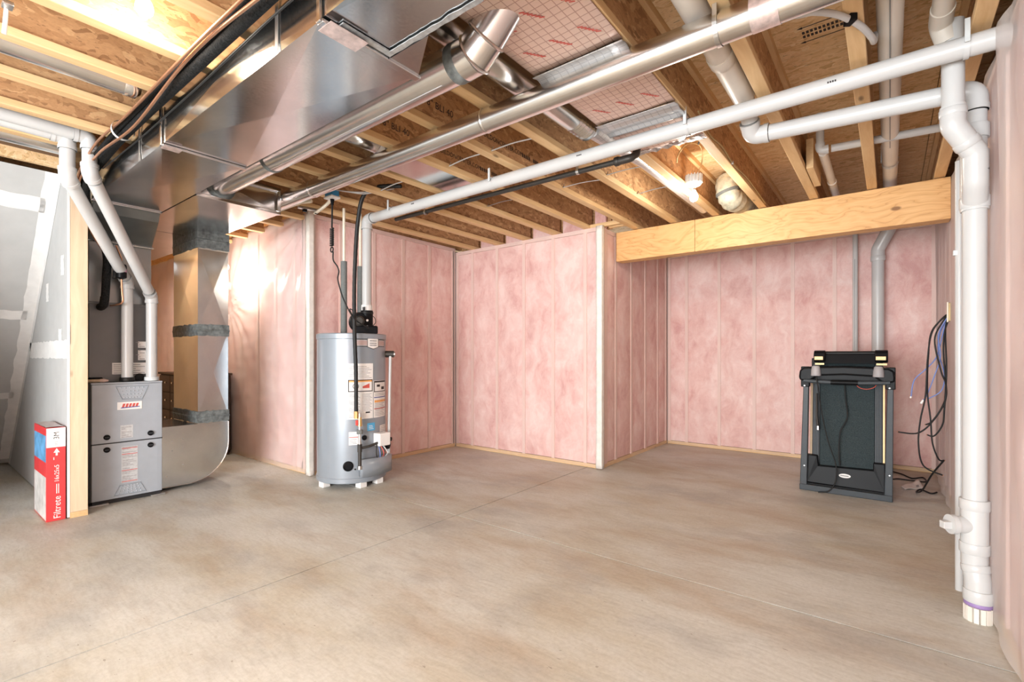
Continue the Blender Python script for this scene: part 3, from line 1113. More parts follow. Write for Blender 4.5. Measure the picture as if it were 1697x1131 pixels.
sk = thing('stack_duct', 'flat pale metal duct lying in a joist bay above the long white pipe', 'duct', (-2.60, 2.4, 2.41))
part('duct_body', MB().box(-2.765, -2.455, 1.99, 2.84, 2.412, 2.50), 'galvanised', sk, bevel=0.004)
part('end_collar', MB().box(-2.768, -2.452, 2.80, 2.82, 2.408, 2.504), 'galvanised', sk, bevel=0.002)

fp = thing('foil_joist_panel', 'foil panel coloured by painted-in pink reflections, with a printed grid closing the bay between two joists', 'panel', (-1.06, 1.8, 2.396))
for y0, y1, mt in ((0.9, 1.80, 'foil_pink_reflection'), (1.93, 2.40, 'foil_pink_reflection'), (2.55, 2.86, 'foil_pink_reflection')):
    def pf(u, v, y0=y0, y1=y1):
        return Vector((-1.275 + 0.43 * u, y0 + (y1 - y0) * v, 2.394 - 0.006 * math.sin(math.pi * u) + 0.002 * noise.noise(Vector((u * 4, v * 5, y0)))))
    sheet = part('sheet', MB().grid(pf, 10, 16), mt, fp, solid=0.004, smooth=60)
    if y0 < 2.5:
        # rows of red printing on the foil
        for q in range(3 if y1 - y0 > 0.6 else 1):
            m = MB()
            for c_ in range(3):
                yc = y1 - 0.12 - 0.20 * q
                xc = -1.20 + 0.13 * c_
                for s_ in range(6):
                    m.obox((xc + 0.009 * s_, yc - 0.05 + 0.013 * s_, 2.3848), (0.010, 0.004, 0), (0.0, 0.003, 0), (0, 0, 0.0003))
            part('red_printing', m, 'label_red', sheet)
for y0, y1 in ((1.80, 1.93), (2.40, 2.55)):
    def pf(u, v, y0=y0, y1=y1):
        w = 0.5 + 0.5 * math.cos(math.pi * 4 * v)
        return Vector((-1.278 + 0.436 * u, y0 - 0.01 + (y1 - y0 + 0.02) * v, 2.388 - 0.008 * w))
    part('foil_seam', MB().grid(pf, 6, 24), 'foil_silver', fp, solid=0.003, smooth=60, label='silver foil strip')
part('foil_edge', MB().grid(lambda u, v: Vector((-1.26 + 0.42 * u, 2.86 + 0.05 * v, 2.388 + 0.012 * noise.noise(Vector((u * 12, v, 2))))), 24, 2), 'foil_silver', fp, solid=0.003)

# insulated flexible duct by the beam
fx = thing('insulated_flex_duct', 'fuzzy insulated flexible duct bent up above the orange beam', 'duct', (-1.07, 4.46, 2.40))
pp = smooth_path([(-1.10, 4.42, 2.62), (-1.09, 4.36, 2.53), (-1.07, 4.38, 2.46), (-1.05, 4.50, 2.455), (-1.03, 4.9, 2.50)], 6)
part('sleeve', MB().tube(pp, [0.088 + 0.006 * math.sin(i * 1.9) for i in range(len(pp))], 24), 'fibreglass', fx, smooth=60)
part('strap', MB().tube([pp[8] - (pp[9] - pp[8]), pp[8] + (pp[9] - pp[8])], 0.095, 24, caps=False), 'grey_foam', fx, smooth=60)

# ------------------------------------------------------------------ white PVC pipes


def ringat(p, d, r, w):
    p, d = Vector(p), Vector(d).normalized()
    return MB().tube([p - d * w / 2, p - d * (w / 2 - 0.003), p + d * (w / 2 - 0.003), p + d * w / 2], [r - 0.002, r, r, r - 0.002], 32)


def elbow(a, b, c, r, rad, mat, par):
    """fitting around corner b: bent body with a socket rim at each end"""
    a, b, c = Vector(a), Vector(b), Vector(c)
    u, w = (a - b).normalized(), (c - b).normalized()
    ang = u.angle(w)
    d = rad / math.tan(ang / 2)
    ext = r * 0.7
    e = part('elbow', MB().tube(bend([b + u * (d + ext), b, b + w * (d + ext)], rad, 10), r * 1.13, 32), mat, par, smooth=40)
    for q in (u, w):
        part('socket_rim', MB().tube([b + q * (d + ext * 0.2), b + q * (d + ext)], r * 1.2, 32), mat, e, smooth=40)
    return e


RV = 0.0405
vp = thing('heater_vent_pipe', 'long white plastic pipe rising from the water heater and crossing the ceiling', 'pipe', (-3.663, 2.6, 1.5))
part('pipe', MB().tube([(-3.663, 2.6, 1.50), (-3.663, 2.6, 2.25)], RV, 32), 'pvc', vp, smooth=40)
part('pipe', MB().tube([(-3.60, 2.6, 2.33), (-1.9, 2.6, 2.332)], RV, 32), 'pvc', vp, smooth=40)
part('pipe', MB().tube([(-1.9, 2.6, 2.332), (0.36, 2.6, 2.335)], RV, 32), 'pvc', vp, smooth=40)
elbow((-3.663, 2.6, 1.9), (-3.663, 2.6, 2.33), (-3.0, 2.6, 2.33), RV, 0.06, 'pvc', vp)
for x in (-3.30, -2.19, -0.845, 0.235):
    h = part('pipe_hanger', MB().tube([(x - 0.009, 2.6, 2.333), (x + 0.009, 2.6, 2.333)], RV + 0.0035, 32, caps=False), 'pvc', vp, smooth=40)
    part('hanger_tab', MB().box(x - 0.008, x + 0.008, 2.545, 2.551, 2.33, 2.42).box(x - 0.008, x + 0.008, 2.548, 2.57, 2.352, 2.36), 'light_grey_plastic', h)
part('clear_collar', ringat((-3.663, 2.6, 1.535), (0, 0, 1), RV + 0.007, 0.07), 'label_white', vp, smooth=40)
m = MB()
for q in range(4):
    m.box(-3.66 + 0.0 + q * 0.011, -3.653 + q * 0.011, 2.5515, 2.553, 1.52, 1.55)
part('collar_marks', m, 'ink', vp)
for x in (-3.02, -1.5, -0.22):
    m = MB()
    for q in range(4):
        m.box(x + q * 0.009, x + q * 0.009 + 0.006, 2.5585, 2.5595, 2.33, 2.338)
    part('printed_marks', m, 'ink', vp)

ds = thing('drain_stack', 'white plastic drain stack with elbow and cleanout standing against the right wall', 'pipe', (0.285, 2.85, 0.0))
RS, SX, SY = 0.0405, 0.285, 2.85
part('pipe', MB().tube([(SX, SY, 0.47), (SX, SY, 1.80)], RS, 32), 'pvc', ds, smooth=40)
part('pipe', MB().tube([(SX, SY, 1.80), (SX, SY, 2.16)], RS, 32), 'pvc', ds, smooth=40)
elbow((SX, SY, 1.5), (SX, SY, 2.255), (0.0, SY, 2.26), RS, 0.065, 'pvc', ds)
part('pipe', MB().tube([(SX - 0.07, SY, 2.262), (-0.50, SY, 2.298)], RS, 32), 'pvc', ds, smooth=40)
elbow((0.0, SY, 2.28), (-0.585, SY, 2.302), (-0.585, SY - 0.14, 2.42), RS, 0.055, 'pvc', ds)
part('pipe', MB().tube([(-0.585, SY - 0.06, 2.36), (-0.585, SY - 0.13, 2.43), (-0.585, SY - 0.20, 2.45)], RS, 28), 'pvc', ds, smooth=60)
part('pipe', MB().tube([(-0.592, 2.69, 2.452), (-0.60, -1.8, 2.50)], 0.053, 32), 'pvc_aged', ds, smooth=40)
part('coupling', ringat((-0.594, 2.28, 2.456), (0, 1, 0), 0.058, 0.07), 'pvc_aged', ds, smooth=40)
# wye and offset branch
part('wye', MB().tube([(SX, SY, 1.74), (SX, SY, 1.99)], RS * 1.16, 32), 'pvc', ds, smooth=40)
part('coupling', ringat((SX, SY, 1.775), (0, 0, 1), RS * 1.24, 0.05), 'pvc', ds, smooth=40)
part('coupling', ringat((SX, SY, 2.075), (0, 0, 1), RS * 1.2, 0.06), 'pvc', ds, smooth=40)
br = [(0.205, 2.70, 2.40), (0.205, 2.70, 2.10), (0.262, 2.735, 1.975), (0.272, 2.79, 1.86)]
part('branch_pipe', MB().tube([(0.205, 2.70, 2.50), (0.205, 2.70, 2.06)], RS * 0.92, 32), 'pvc', ds, smooth=40)
part('elbow', MB().tube(bend([(0.205, 2.70, 2.15), (0.205, 2.70, 2.07), (0.246, 2.728, 2.005)], 0.05, 8), RS * 1.05, 32), 'pvc', ds, smooth=40)
part('coupling', ringat((0.205, 2.70, 2.125), (0, 0, 1), RS * 1.12, 0.03), 'pvc', ds, smooth=40)
part('elbow', MB().tube(bend([(0.243, 2.726, 2.010), (0.277, 2.75, 1.955), (0.280, 2.775, 1.84), (0.284, 2.83, 1.78)], 0.05, 8), RS * 1.03, 32), 'pvc', ds, smooth=40)
part('coupling', ringat((0.250, 2.731, 1.998), (0.041, 0.028, -0.065), RS * 1.12, 0.03), 'pvc', ds, smooth=40)
part('glue_line', MB().tube([(0.2795, 2.765, 1.893), (0.2797, 2.768, 1.886)], RS * 1.045, 32, caps=False), 'grey_ink', ds, smooth=40)
# cleanout tee, offset and base
part('cleanout_tee', MB().tube([(SX, SY, 0.28), (SX, SY, 0.50)], RS * 1.14, 32), 'pvc', ds, smooth=40)
for z in (0.485, 0.30):
    part('coupling', ringat((SX, SY, z), (0, 0, 1), RS * 1.25, 0.045), 'pvc', ds, smooth=40)
cd = Vector((-0.88, -0.47, 0)).normalized()
part('cleanout_branch', MB().tube([Vector((SX, SY, 0.395)), Vector((SX, SY, 0.395)) + cd * 0.078], 0.036, 28), 'pvc', ds, smooth=40)
cp = part('cleanout_cap', MB().tube([Vector((SX, SY, 0.395)) + cd * 0.074, Vector((SX, SY, 0.395)) + cd * 0.094], 0.041, 28), 'pvc', ds, smooth=40)
part('cap_lug', MB().obox(Vector((SX, SY, 0.392)) + cd * 0.108, cd * 0.016, cd.cross(Vector((0, 0, 1))) * 0.015, (0, 0, 0.015)), 'pvc', cp, bevel=0.002)
part('offset', MB().tube(bend([(SX, SY, 0.29), (SX, SY, 0.235), (SX + 0.008, SY - 0.012, 0.17), (SX + 0.010, SY - 0.016, 0.09)], 0.05, 8), RS * 1.1, 32), 'pvc', ds, smooth=40)
part('coupling', ringat((SX + 0.003, SY - 0.005, 0.215), (0.12, -0.18, -1), RS * 1.2, 0.03), 'pvc', ds, smooth=40)
part('coupling', ringat((SX + 0.010, SY - 0.016, 0.105), (0, 0, 1), RS * 1.24, 0.05), 'pvc', ds, smooth=40)
part('primer_ring', ringat((SX + 0.010, SY - 0.016, 0.072), (0, 0, 1), RS * 1.16, 0.018), 'purple_primer', ds, smooth=40, label='purple primer stain')
m = MB()
for k in range(14):
    a = 2 * math.pi * k / 14
    m.obox((SX + 0.010 + 0.042 * math.cos(a), SY - 0.016 + 0.042 * math.sin(a), 0.031), (0.006 * math.cos(a), 0.006 * math.sin(a), 0),
           (-0.008 * math.sin(a), 0.008 * math.cos(a), 0), (0, 0, 0.031))
part('floor_collar', m, 'pvc_aged', ds)

sp_ = thing('wall_pipe', 'slim white pipe standing tight beside the thick drain stack', 'pipe', (0.262, 3.14, 0))
part('pipe', MB().tube([(0.262, 3.14, 0.0), (0.262, 3.14, 2.05)], 0.017, 16), 'pvc', sp_, smooth=40)
part('clip', MB().box(0.238, 0.345, 3.125, 3.155, 1.60, 1.625), 'light_grey_plastic', sp_, bevel=0.003)

bp = thing('joist_bay_pipe', 'white drain pipe running between joists straight above the treadmill', 'pipe', (0.0, 3.0, 2.48))
part('pipe', MB().tube([(0.0, -1.8, 2.50), (0.0, 3.35, 2.485)], 0.0445, 32), 'pvc_aged', bp, smooth=40)
part('pipe', MB().tube([(0.0, 3.35, 2.485), (0.0, 6.1, 2.475)], 0.0445, 32), 'pvc_aged', bp, smooth=40)
part('coupling', ringat((0, 3.30, 2.485), (0, 1, 0), 0.0475, 0.10), 'pvc_aged', bp, smooth=40)
part('pipe_hanger', MB().tube([(0, 4.28, 2.48), (0, 4.31, 2.48)], 0.050, 24, caps=False).box(-0.052, -0.046, 4.28, 4.31, 2.48, 2.60), 'light_grey_plastic', bp, smooth=40)
part('printed_marks', MB().box(-0.002, 0.002, 2.0, 3.9, 2.4385, 2.4395), 'grey_ink', bp)

bp = thing('joist_bay_pipe', 'pale drain pipe with a grey hanger in the bay at the top right corner', 'pipe', (0.205, 2.4, 2.47))
part('pipe', MB().tube([(0.165, -1.5, 2.52), (0.165, 2.62, 2.50)], 0.036, 28), 'pvc_aged', bp, smooth=40)
part('pipe_hanger', MB().tube([(0.165, 2.28, 2.502), (0.165, 2.31, 2.502)], 0.046, 28), 'light_grey_plastic', bp, smooth=40)
part('elbow', MB().tube(bend([(0.165, 2.56, 2.50), (0.165, 2.69, 2.50), (0.19, 2.70, 2.42)], 0.05, 8), 0.040, 28), 'pvc_aged', bp, smooth=40)

bp = thing('branch_drain_pipe', 'slim white pipe with an elbow threaded through the joists in front of the beam', 'pipe', (-0.36, 3.75, 2.46))
part('pipe', MB().tube([(-0.30, 3.735, 2.46), (0.33, 3.80, 2.46)], 0.0235, 24), 'pvc', bp, smooth=40)
elbow((-0.1, 3.75, 2.46), (-0.36, 3.73, 2.46), (-0.36, 3.73, 2.65), 0.0235, 0.03, 'pvc', bp)
part('pipe', MB().tube([(-0.36, 3.73, 2.50), (-0.36, 3.73, 2.70)], 0.0235, 24), 'pvc', bp, smooth=40)

bp = thing('joist_bay_pipe', 'thin white pipe running back over the beam below the small elbow', 'pipe', (-0.34, 4.3, 2.46))
part('pipe', MB().tube([(-0.352, 3.82, 2.475), (-0.36, 5.8, 2.465)], 0.027, 24), 'pvc_aged', bp, smooth=40)
part('coupling', ringat((-0.355, 4.50, 2.472), (0, 1, 0), 0.031, 0.04), 'pvc_aged', bp, smooth=40)
part('blocking', MB().box(-0.452, -0.41, 3.85, 4.3, 2.40, 2.60), 'pine_y', bp)

# pipes on the alcove wall
wp = thing('wall_pipe', 'thin white pipe going down the alcove wall behind the treadmill', 'pipe', (-0.279, 6.03, 0))
part('pipe', MB().tube([(-0.279, 6.03, 0.0), (-0.279, 6.03, 2.40)], 0.023, 20), 'pvc', wp, smooth=40)
part('printed_marks', MB().box(-0.283, -0.279, 6.0055, 6.007, 0.6, 2.1), 'grey_ink', wp)
wp = thing('wall_pipe', 'thick white pipe with a bend at the top on the alcove wall', 'pipe', (-0.094, 5.98, 0))
part('pipe', MB().tube([(-0.094, 5.99, 0.0), (-0.094, 5.99, 2.10)], 0.051, 28), 'pvc', wp, smooth=40)
part('elbow', MB().tube(bend([(-0.094, 5.99, 2.06), (-0.094, 5.99, 2.17), (-0.03, 5.96, 2.30), (-0.0, 5.95, 2.36)], 0.08, 8), 0.056, 28), 'pvc', wp, smooth=40)
part('coupling', ringat((-0.094, 5.99, 2.08), (0, 0, 1), 0.060, 0.05), 'pvc', wp, smooth=40)
part('pipe', MB().tube([(-0.01, 5.953, 2.33), (0.02, 5.94, 2.42)], 0.051, 28), 'pvc_aged', wp, smooth=40)

# furnace vent pair
RF = 0.0375
for lb, top, low, vx, zt in (
        ('white furnace vent pipe on the right, bending down onto the furnace corner', (-3.845, 0.745, 2.45), (-4.706, 1.296, 1.598), None, 2.235),
        ('white furnace vent pipe on the left, bending down onto the furnace top', (-3.915, 0.655, 2.44), (-4.712, 1.139, 1.70), None, 2.20)):
    a, b = Vector(top), Vector(low)
    th_ = thing('furnace_vent_pipe', lb, 'pipe', (b.x, b.y, 0.917))
    k1 = Vector((a.x, a.y, zt))
    part('pipe', MB().tube([(a.x, -2.6, a.z + 0.02), (a.x, a.y - 0.06, a.z)], RF, 28), 'pvc', th_, smooth=40)
    elbow((a.x, a.y - 1, a.z), a, k1, RF, 0.05, 'pvc', th_)
    part('pipe', MB().tube([a - Vector((0, 0, 0.06)), k1 + Vector((0, 0, 0.03))], RF, 28), 'pvc', th_, smooth=40)
    elbow(a, k1, b, RF, 0.05, 'pvc', th_)
    part('pipe', MB().tube([k1.lerp(b, 0.06), k1.lerp(b, 0.94)], RF, 28), 'pvc', th_, smooth=40)
    elbow(k1, b, (b.x, b.y, 1.0), RF, 0.05, 'pvc', th_)
    part('pipe', MB().tube([(b.x, b.y, b.z - 0.05), (b.x, b.y, 0.93)], RF, 28), 'pvc', th_, smooth=40)
    part('base_collar', ringat((b.x, b.y, 0.935), (0, 0, 1), RF + 0.011, 0.032), 'light_grey_plastic' if b.y > 1.2 else 'black_rubber', th_, smooth=40)

# ------------------------------------------------------------------ furnace
fu = thing('furnace', 'grey upright gas furnace with two front panels beside the bare stud', 'furnace', (-5.0, 1.13, 0.0))
FX, FY0, FY1, FT = -4.64, 0.907, 1.352, 0.917
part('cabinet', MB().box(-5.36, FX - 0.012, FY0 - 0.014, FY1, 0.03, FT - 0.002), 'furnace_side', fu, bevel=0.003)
part('cabinet_top', MB().box(-5.36, FX - 0.004, FY0, FY1, FT - 0.012, FT), 'furnace_grey', fu, bevel=0.002)


def fpanel(z0, z1, name):
    """front door: flat middle, side bevels folded back"""
    m = MB()
    prof_ = [(FX - 0.014, FY0), (FX - 0.002, FY0 + 0.004), (FX, FY0 + 0.075), (FX, FY1 - 0.035), (FX - 0.002, FY1 - 0.004), (FX - 0.014, FY1)]
    m.prism([(x, y, z0) for x, y in prof_], (0, 0, z1 - z0))
    return part(name, m, 'furnace_grey', fu, bevel=0.0025)


up = fpanel(0.462, FT - 0.014, 'door_panel')
lo_ = fpanel(0.035, 0.454, 'door_panel')
part('panel_gap', MB().box(FX - 0.02, FX - 0.006, FY0, FY1, 0.452, 0.464), 'furnace_side', fu)


def emboss(parent, zb, zt, wb, wt, yc):
    """raised trapezoid with a field of dimples"""
    pts = [(yc - wb / 2, zb), (yc + wb / 2, zb), (yc + wt / 2, zt), (yc - wt / 2, zt)]
    part('emboss_rib', MB().tube([(FX + 0.001, y, z) for y, z in pts], 0.0045, 6, closed=True), 'furnace_grey', parent, smooth=60)
    m = MB()
    for r in range(4):
        for c in range(6):
            v = (r + 0.5) / 4
            w = (wb + (wt - wb) * v) * 0.72
            m.lathe([(0.006, 0), (0.004, 0.003), (0.0, 0.0035)], (FX, yc - w / 2 + w * c / 5, zb + (zt - zb) * v), 8, (1, 0, 0))
    part('dimples', m, 'furnace_grey', parent, smooth=60)


emboss(up, 0.785, 0.885, 0.125, 0.205, 1.153)
emboss(lo_, 0.055, 0.128, 0.20, 0.13, 1.140)
lp = part('badge', MB().box(FX, FX + 0.004, 1.06, 1.215, 0.706, 0.765), 'label_white', up, label='white badge with red and blue lettering', bevel=0.002)
m, m2 = MB(), MB()
for k in range(5):
    y = 1.086 + k * 0.021
    m.prism([(FX + 0.0042, y, 0.722), (FX + 0.0042, y + 0.015, 0.722), (FX + 0.0042, y + 0.024, 0.752), (FX + 0.0042, y + 0.009, 0.752)], (0.0006, 0, 0))
m2.prism([(FX + 0.0044, 1.078, 0.716), (FX + 0.0044, 1.20, 0.722), (FX + 0.0044, 1.20, 0.728), (FX + 0.0044, 1.085, 0.724)], (0.0006, 0, 0))
part('badge_red', m, 'label_red', lp)
part('badge_blue', m2, 'label_navy', lp)
for p_, y0, y1, z0, z1, reds in ((up, 1.079, 1.157, 0.488, 0.586, ()), (lo_, 1.085, 1.187, 0.144, 0.422, (0.405, 0.36, 0.235, 0.15))):
    lb = part('sticker', MB().box(FX, FX + 0.0015, y0, y1, z0, z1), 'label_grey', p_)
    m = MB()
    n = int((z1 - z0) / 0.0125)
    for k in range(n):
        z = z0 + 0.005 + k * 0.0125
        if k % 5 == 4:
            continue
        m.box(FX + 0.0015, FX + 0.0019, y0 + 0.006, y1 - 0.008 - 0.02 * ((k * 7) % 3), z, z + 0.005)
    part('sticker_print', m, 'label_print', lb)
    if reds:
        m = MB()
        for z in reds:
            m.box(FX + 0.0016, FX + 0.0021, y0 + 0.002, y1 - 0.002, z, z + 0.005)
        part('sticker_stripe', m, 'label_red', lb)
for p_, z in ((up, 0.506), (lo_, 0.412)):
    for y in (0.997, 1.270):
        k = part('latch_knob', MB().lathe([(0.020, 0.0), (0.020, 0.010), (0.016, 0.014), (0.0, 0.014)], (FX, y, z), 24, (1, 0, 0)), 'black_plastic', p_, smooth=40)
        part('knob_grip', MB().box(FX + 0.014, FX + 0.018, y - 0.013, y + 0.013, z - 0.003, z + 0.003), 'tm_grey', k)
for y0, y1 in ((FY0 - 0.012, FY0 + 0.10), (FY1 - 0.08, FY1 + 0.014)):
    part('base_foot', MB().box(FX - 0.10, FX + 0.016, y0, y1, 0.0, 0.012), 'zinc', fu, bevel=0.002)
part('base_rail', MB().box(-5.35, FX - 0.02, FY0 + 0.01, FY1 - 0.01, 0.0, 0.03), 'furnace_side', fu)
m = MB()
for z in (0.18, 0.42, 0.55, 0.73):
    m.box(FX - 0.10, FX - 0.03, FY0 - 0.020, FY0 - 0.013, z, z + 0.02)
part('side_brackets', m, 'brass', fu)
st_ = thing('wooden_stick', 'short pale wooden stick lying on the furnace top', 'stick', (-4.67, 0.93, 0.917))
part('shaft', MB().tube([(-4.72, 0.875, 0.930), (-4.685, 0.985, 0.932)], 0.012, 12), 'stud_z', st_, smooth=40)
part('tip', MB().tube([(-4.690, 0.97, 0.932), (-4.683, 0.99, 0.932), (-4.675, 1.015, 0.931)], [0.013, 0.0145, 0.006], 12), 'pale_stud_z', st_, smooth=40)
bk = thing('black_bracket', 'small black bracket behind the wooden stick on the furnace', 'bracket', (-4.73, 0.945, 0.917))
part('plate', MB().box(-4.772, -4.75, 0.89, 1.0, 0.918, 0.955), 'black_plastic', bk, bevel=0.008)
part('foot_plate', MB().box(-4.75, -4.735, 0.89, 1.0, 0.918, 0.925), 'black_plastic', bk, bevel=0.003)

# refrigerant lines
ls = thing('refrigerant_line_bundle', 'black foam-wrapped refrigerant lines strapped along the trunk duct and down to the furnace', 'pipe', (-4.6, 0.98, 1.5))
base = [(0.3, 0.808, 2.370), (-1.2, 0.808, 2.370), (-2.2, 0.808, 2.370), (-3.1, 0.808, 2.370), (-3.7, 0.806, 2.35), (-4.25, 0.805, 2.27), (-4.48, 0.87, 2.10), (-4.60, 0.985, 1.90), (-4.63, 0.992, 1.70), (-4.635, 0.985, 1.53)]
part('foam_sleeve', MB().tube(smooth_path(base, 8), 0.026, 16), 'black_foam', ls, smooth=60)
b2 = [(x + (0.03 if x < -4.4 else 0.0), y - (0.0 if x < -4.4 else 0.036) + (0.042 if x < -4.5 else 0), z + (0.006 if x > -4.4 else 0.0)) for x, y, z in base[:-1]]
part('foam_sleeve', MB().tube(smooth_path(b2, 8), 0.013, 14), 'black_foam', ls, smooth=60)
for k, (dy, dz) in enumerate(((-0.062, -0.012), (-0.040, -0.036))):
    cpth = [(x, y + dy + 0.012 * math.sin(x * 4 + k), z + dz + 0.018 * math.sin(x * 3.1 + 2 * k)) for x, y, z in base[:6]] + [(-4.50, 0.86 + 0.02 * k, 2.05), (-4.57, 0.97 + 0.03 * k, 1.88)]
    part('copper_tube', MB().tube(smooth_path(cpth, 8), 0.0065, 10), 'copper', ls, smooth=60)
part('control_wire', MB().tube(smooth_path([(x, 0.825 + 0.01 * math.sin(5 * x), 2.30 + 0.02 * math.sin(4 * x)) for x in (0.2, -0.8, -1.6, -2.4, -3.2, -3.9)], 8), 0.004, 8), 'black_rubber', ls, smooth=60)
part('tie_band', MB().tube([(-3.32, 0.786, 2.362), (-3.345, 0.786, 2.362)], 0.052, 20, caps=False), 'pvc', ls, smooth=40)
part('line_elbow', MB().tube(bend([(-4.635, 0.985, 1.56), (-4.635, 0.98, 1.505), (-4.72, 0.985, 1.495), (-4.78, 0.99, 1.495)], 0.03, 6), 0.028, 14), 'black_foam', ls, smooth=60)
dn = part('filter_drier', MB().lathe([(0.008, 0.0), (0.032, 0.012), (0.034, 0.02), (0.034, 0.10), (0.030, 0.112), (0.008, 0.125)], (-4.60, 1.075, 1.70), 24), 'black_plastic', ls, smooth=40)
part('drier_label', MB().lathe([(0.0346, 0.055), (0.0346, 0.078)], (-4.60, 1.075, 1.70), 24), plain('label_pink', (0.75, 0.35, 0.5), 0.5).m, dn, smooth=40)
part('copper_tube', MB().tube(smooth_path([(-4.585, 1.04, 1.95), (-4.60, 1.075, 1.86), (-4.60, 1.075, 1.82)], 6), 0.006, 10), 'copper', ls, smooth=60)
part('copper_tube', MB().tube(smooth_path([(-4.60, 1.075, 1.71), (-4.60, 1.08, 1.60), (-4.61, 1.085, 1.53), (-4.66, 1.06, 1.51), (-4.78, 1.05, 1.51)], 6), 0.007, 10), 'copper', ls, smooth=60)

# ------------------------------------------------------------------ filter carton
fb = thing('filter_box', 'tall red and white furnace filter carton standing in front of the bare stud', 'box', (-4.67, 0.69, 0.0))
BX, BY0, BY1, BT = -4.462, 0.640, 0.738, 0.632
part('carton', MB().box(-4.90, BX, BY0, BY1, 0.0, BT), 'box_red', fb, bevel=0.003)
part('front_panel_white', MB().box(BX, BX + 0.0015, BY0 + 0.001, BY1 - 0.001, 0.50, BT - 0.002), 'box_white', fb)
part('front_panel_red', MB().box(BX, BX + 0.0012, BY0 + 0.001, BY1 - 0.001, 0.003, 0.50), 'box_red', fb)
part('side_picture', MB().box(-4.885, BX - 0.01, BY0 - 0.0012, BY0, 0.40, 0.58), 'box_blue', fb, label='blue printed picture')
part('side_panel', MB().box(-4.885, BX - 0.01, BY0 - 0.0012, BY0, 0.01, 0.30), 'box_grey', fb)
part('shrink_flap', MB().grid(lambda u, v: Vector((-4.88 + 0.40 * u, BY0 + 0.09 * v, BT + 0.003 + 0.012 * abs(noise.noise(Vector((u * 6, v * 4, 1)))))), 14, 5), 'foil_tape', fb)
rx = BX + 0.0016
text('lettering', '3M', 'ink', fb, (rx, 0.704, 0.553), (0, 0, 1), (0, -1, 0), 0.040, 0.0002)
m = MB().box(rx, rx + 0.0004, 0.682, 0.698, 0.512, 0.518).box(rx, rx + 0.0004, 0.682, 0.698, 0.522, 0.528).box(rx, rx + 0.0004, 0.682, 0.698, 0.532, 0.538)
part('lettering', m, 'label_grey', fb)
text('lettering', '16x25x5', 'box_white', fb, (rx, 0.704, 0.262), (0, 0, 1), (0, -1, 0), 0.034, 0.0002)
text('lettering', 'Filtrete', 'box_white', fb, (rx, 0.712, 0.015), (0, 0, 1), (0, -1, 0), 0.052, 0.0003)
m = MB()
for y, z0, z1 in ((0.690, 0.185, 0.25), (0.700, 0.185, 0.25), (0.676, 0.415, 0.432)):
    m.box(rx, rx + 0.0004, y, y + 0.004, z0, z1)
part('lettering', m, 'box_white', fb)
m = MB().prism([(rx, 0.676, 0.463), (rx, 0.708, 0.463), (rx, 0.692, 0.493)], (0.0004, 0, 0)).box(rx, rx + 0.0004, 0.687, 0.697, 0.443, 0.465)
part('arrow_mark', m, 'box_white', fb)

# ------------------------------------------------------------------ dresser behind the return drop
dz_ = thing('dresser', 'dark wooden dresser with metal knobs half hidden behind the return duct', 'dresser', (-6.4, 2.18, 0.0))
part('carcass', MB().box(-7.0, -5.89, 2.02, 2.37, 0.06, 0.90), 'dark_wood', dz_, bevel=0.004)
part('top', MB().box(-7.03, -5.87, 2.0, 2.38, 0.90, 0.925), 'dark_wood', dz_, bevel=0.004)
part('base', MB().box(-6.97, -5.92, 2.04, 2.36, 0.0, 0.06), 'dark_wood', dz_)
for c in range(3):
    for r in range(4):
        x0 = -6.985 + c * 0.366
        z0 = 0.08 + r * 0.205
        d_ = part('drawer', MB().box(x0, x0 + 0.35, 2.004, 2.02, z0, z0 + 0.193), 'dark_wood', dz_, bevel=0.003)
        for q in ((0.10, 0.25)):
            part('knob', MB().lathe([(0.006, 0.0), (0.006, 0.012), (0.013, 0.018), (0.0, 0.026)], (x0 + q, 2.004, z0 + 0.11), 12, (0, -1, 0)), 'chrome', d_, smooth=50)

# ------------------------------------------------------------------ water heater
HC = Vector((-3.80, 2.54, 0))
HN, HT = Vector((0.831, -0.556, 0)), Vector((0.556, 0.831, 0))
HR = 0.292
wh = thing('water_heater', 'tall grey cylindrical water heater with white labels standing before the pink wall', 'water heater', tuple(HC))


def hp(deg, z, r):
    a = math.radians(deg)
    return HC + HN * (r * math.cos(a)) + HT * (r * math.sin(a)) + Vector((0, 0, z))


def patch(a0, a1, z0, z1, r=HR + 0.0012, n=14):
    return MB().grid(lambda u, v: hp(a0 + (a1 - a0) * u, z0 + (z1 - z0) * v, r), n, 1)


part('tank', MB().lathe([(HR - 0.02, 0.045), (HR, 0.05), (HR, 1.275)], HC, 72), 'tank_grey', wh, smooth=40)
part('bottom_rim', MB().lathe([(HR + 0.001, 0.045), (HR + 0.006, 0.05), (HR + 0.006, 0.085), (HR + 0.001, 0.09)], HC, 72), 'tank_grey', wh, smooth=40)
part('top_cap', MB().lathe([(HR + 0.001, 1.262), (HR + 0.006, 1.266), (HR + 0.006, 1.305), (HR - 0.004, 1.312), (HR - 0.03, 1.305), (0.0, 1.308)], HC, 72), 'tank_grey', wh, smooth=40)
for a in (17, 57, 140, 220, 300):
    p = hp(a, 0, HR - 0.035)
    part('foot', MB().box(p.x - 0.035, p.x + 0.035, p.y - 0.035, p.y + 0.035, 0.0, 0.05), 'label_white', wh, bevel=0.006)
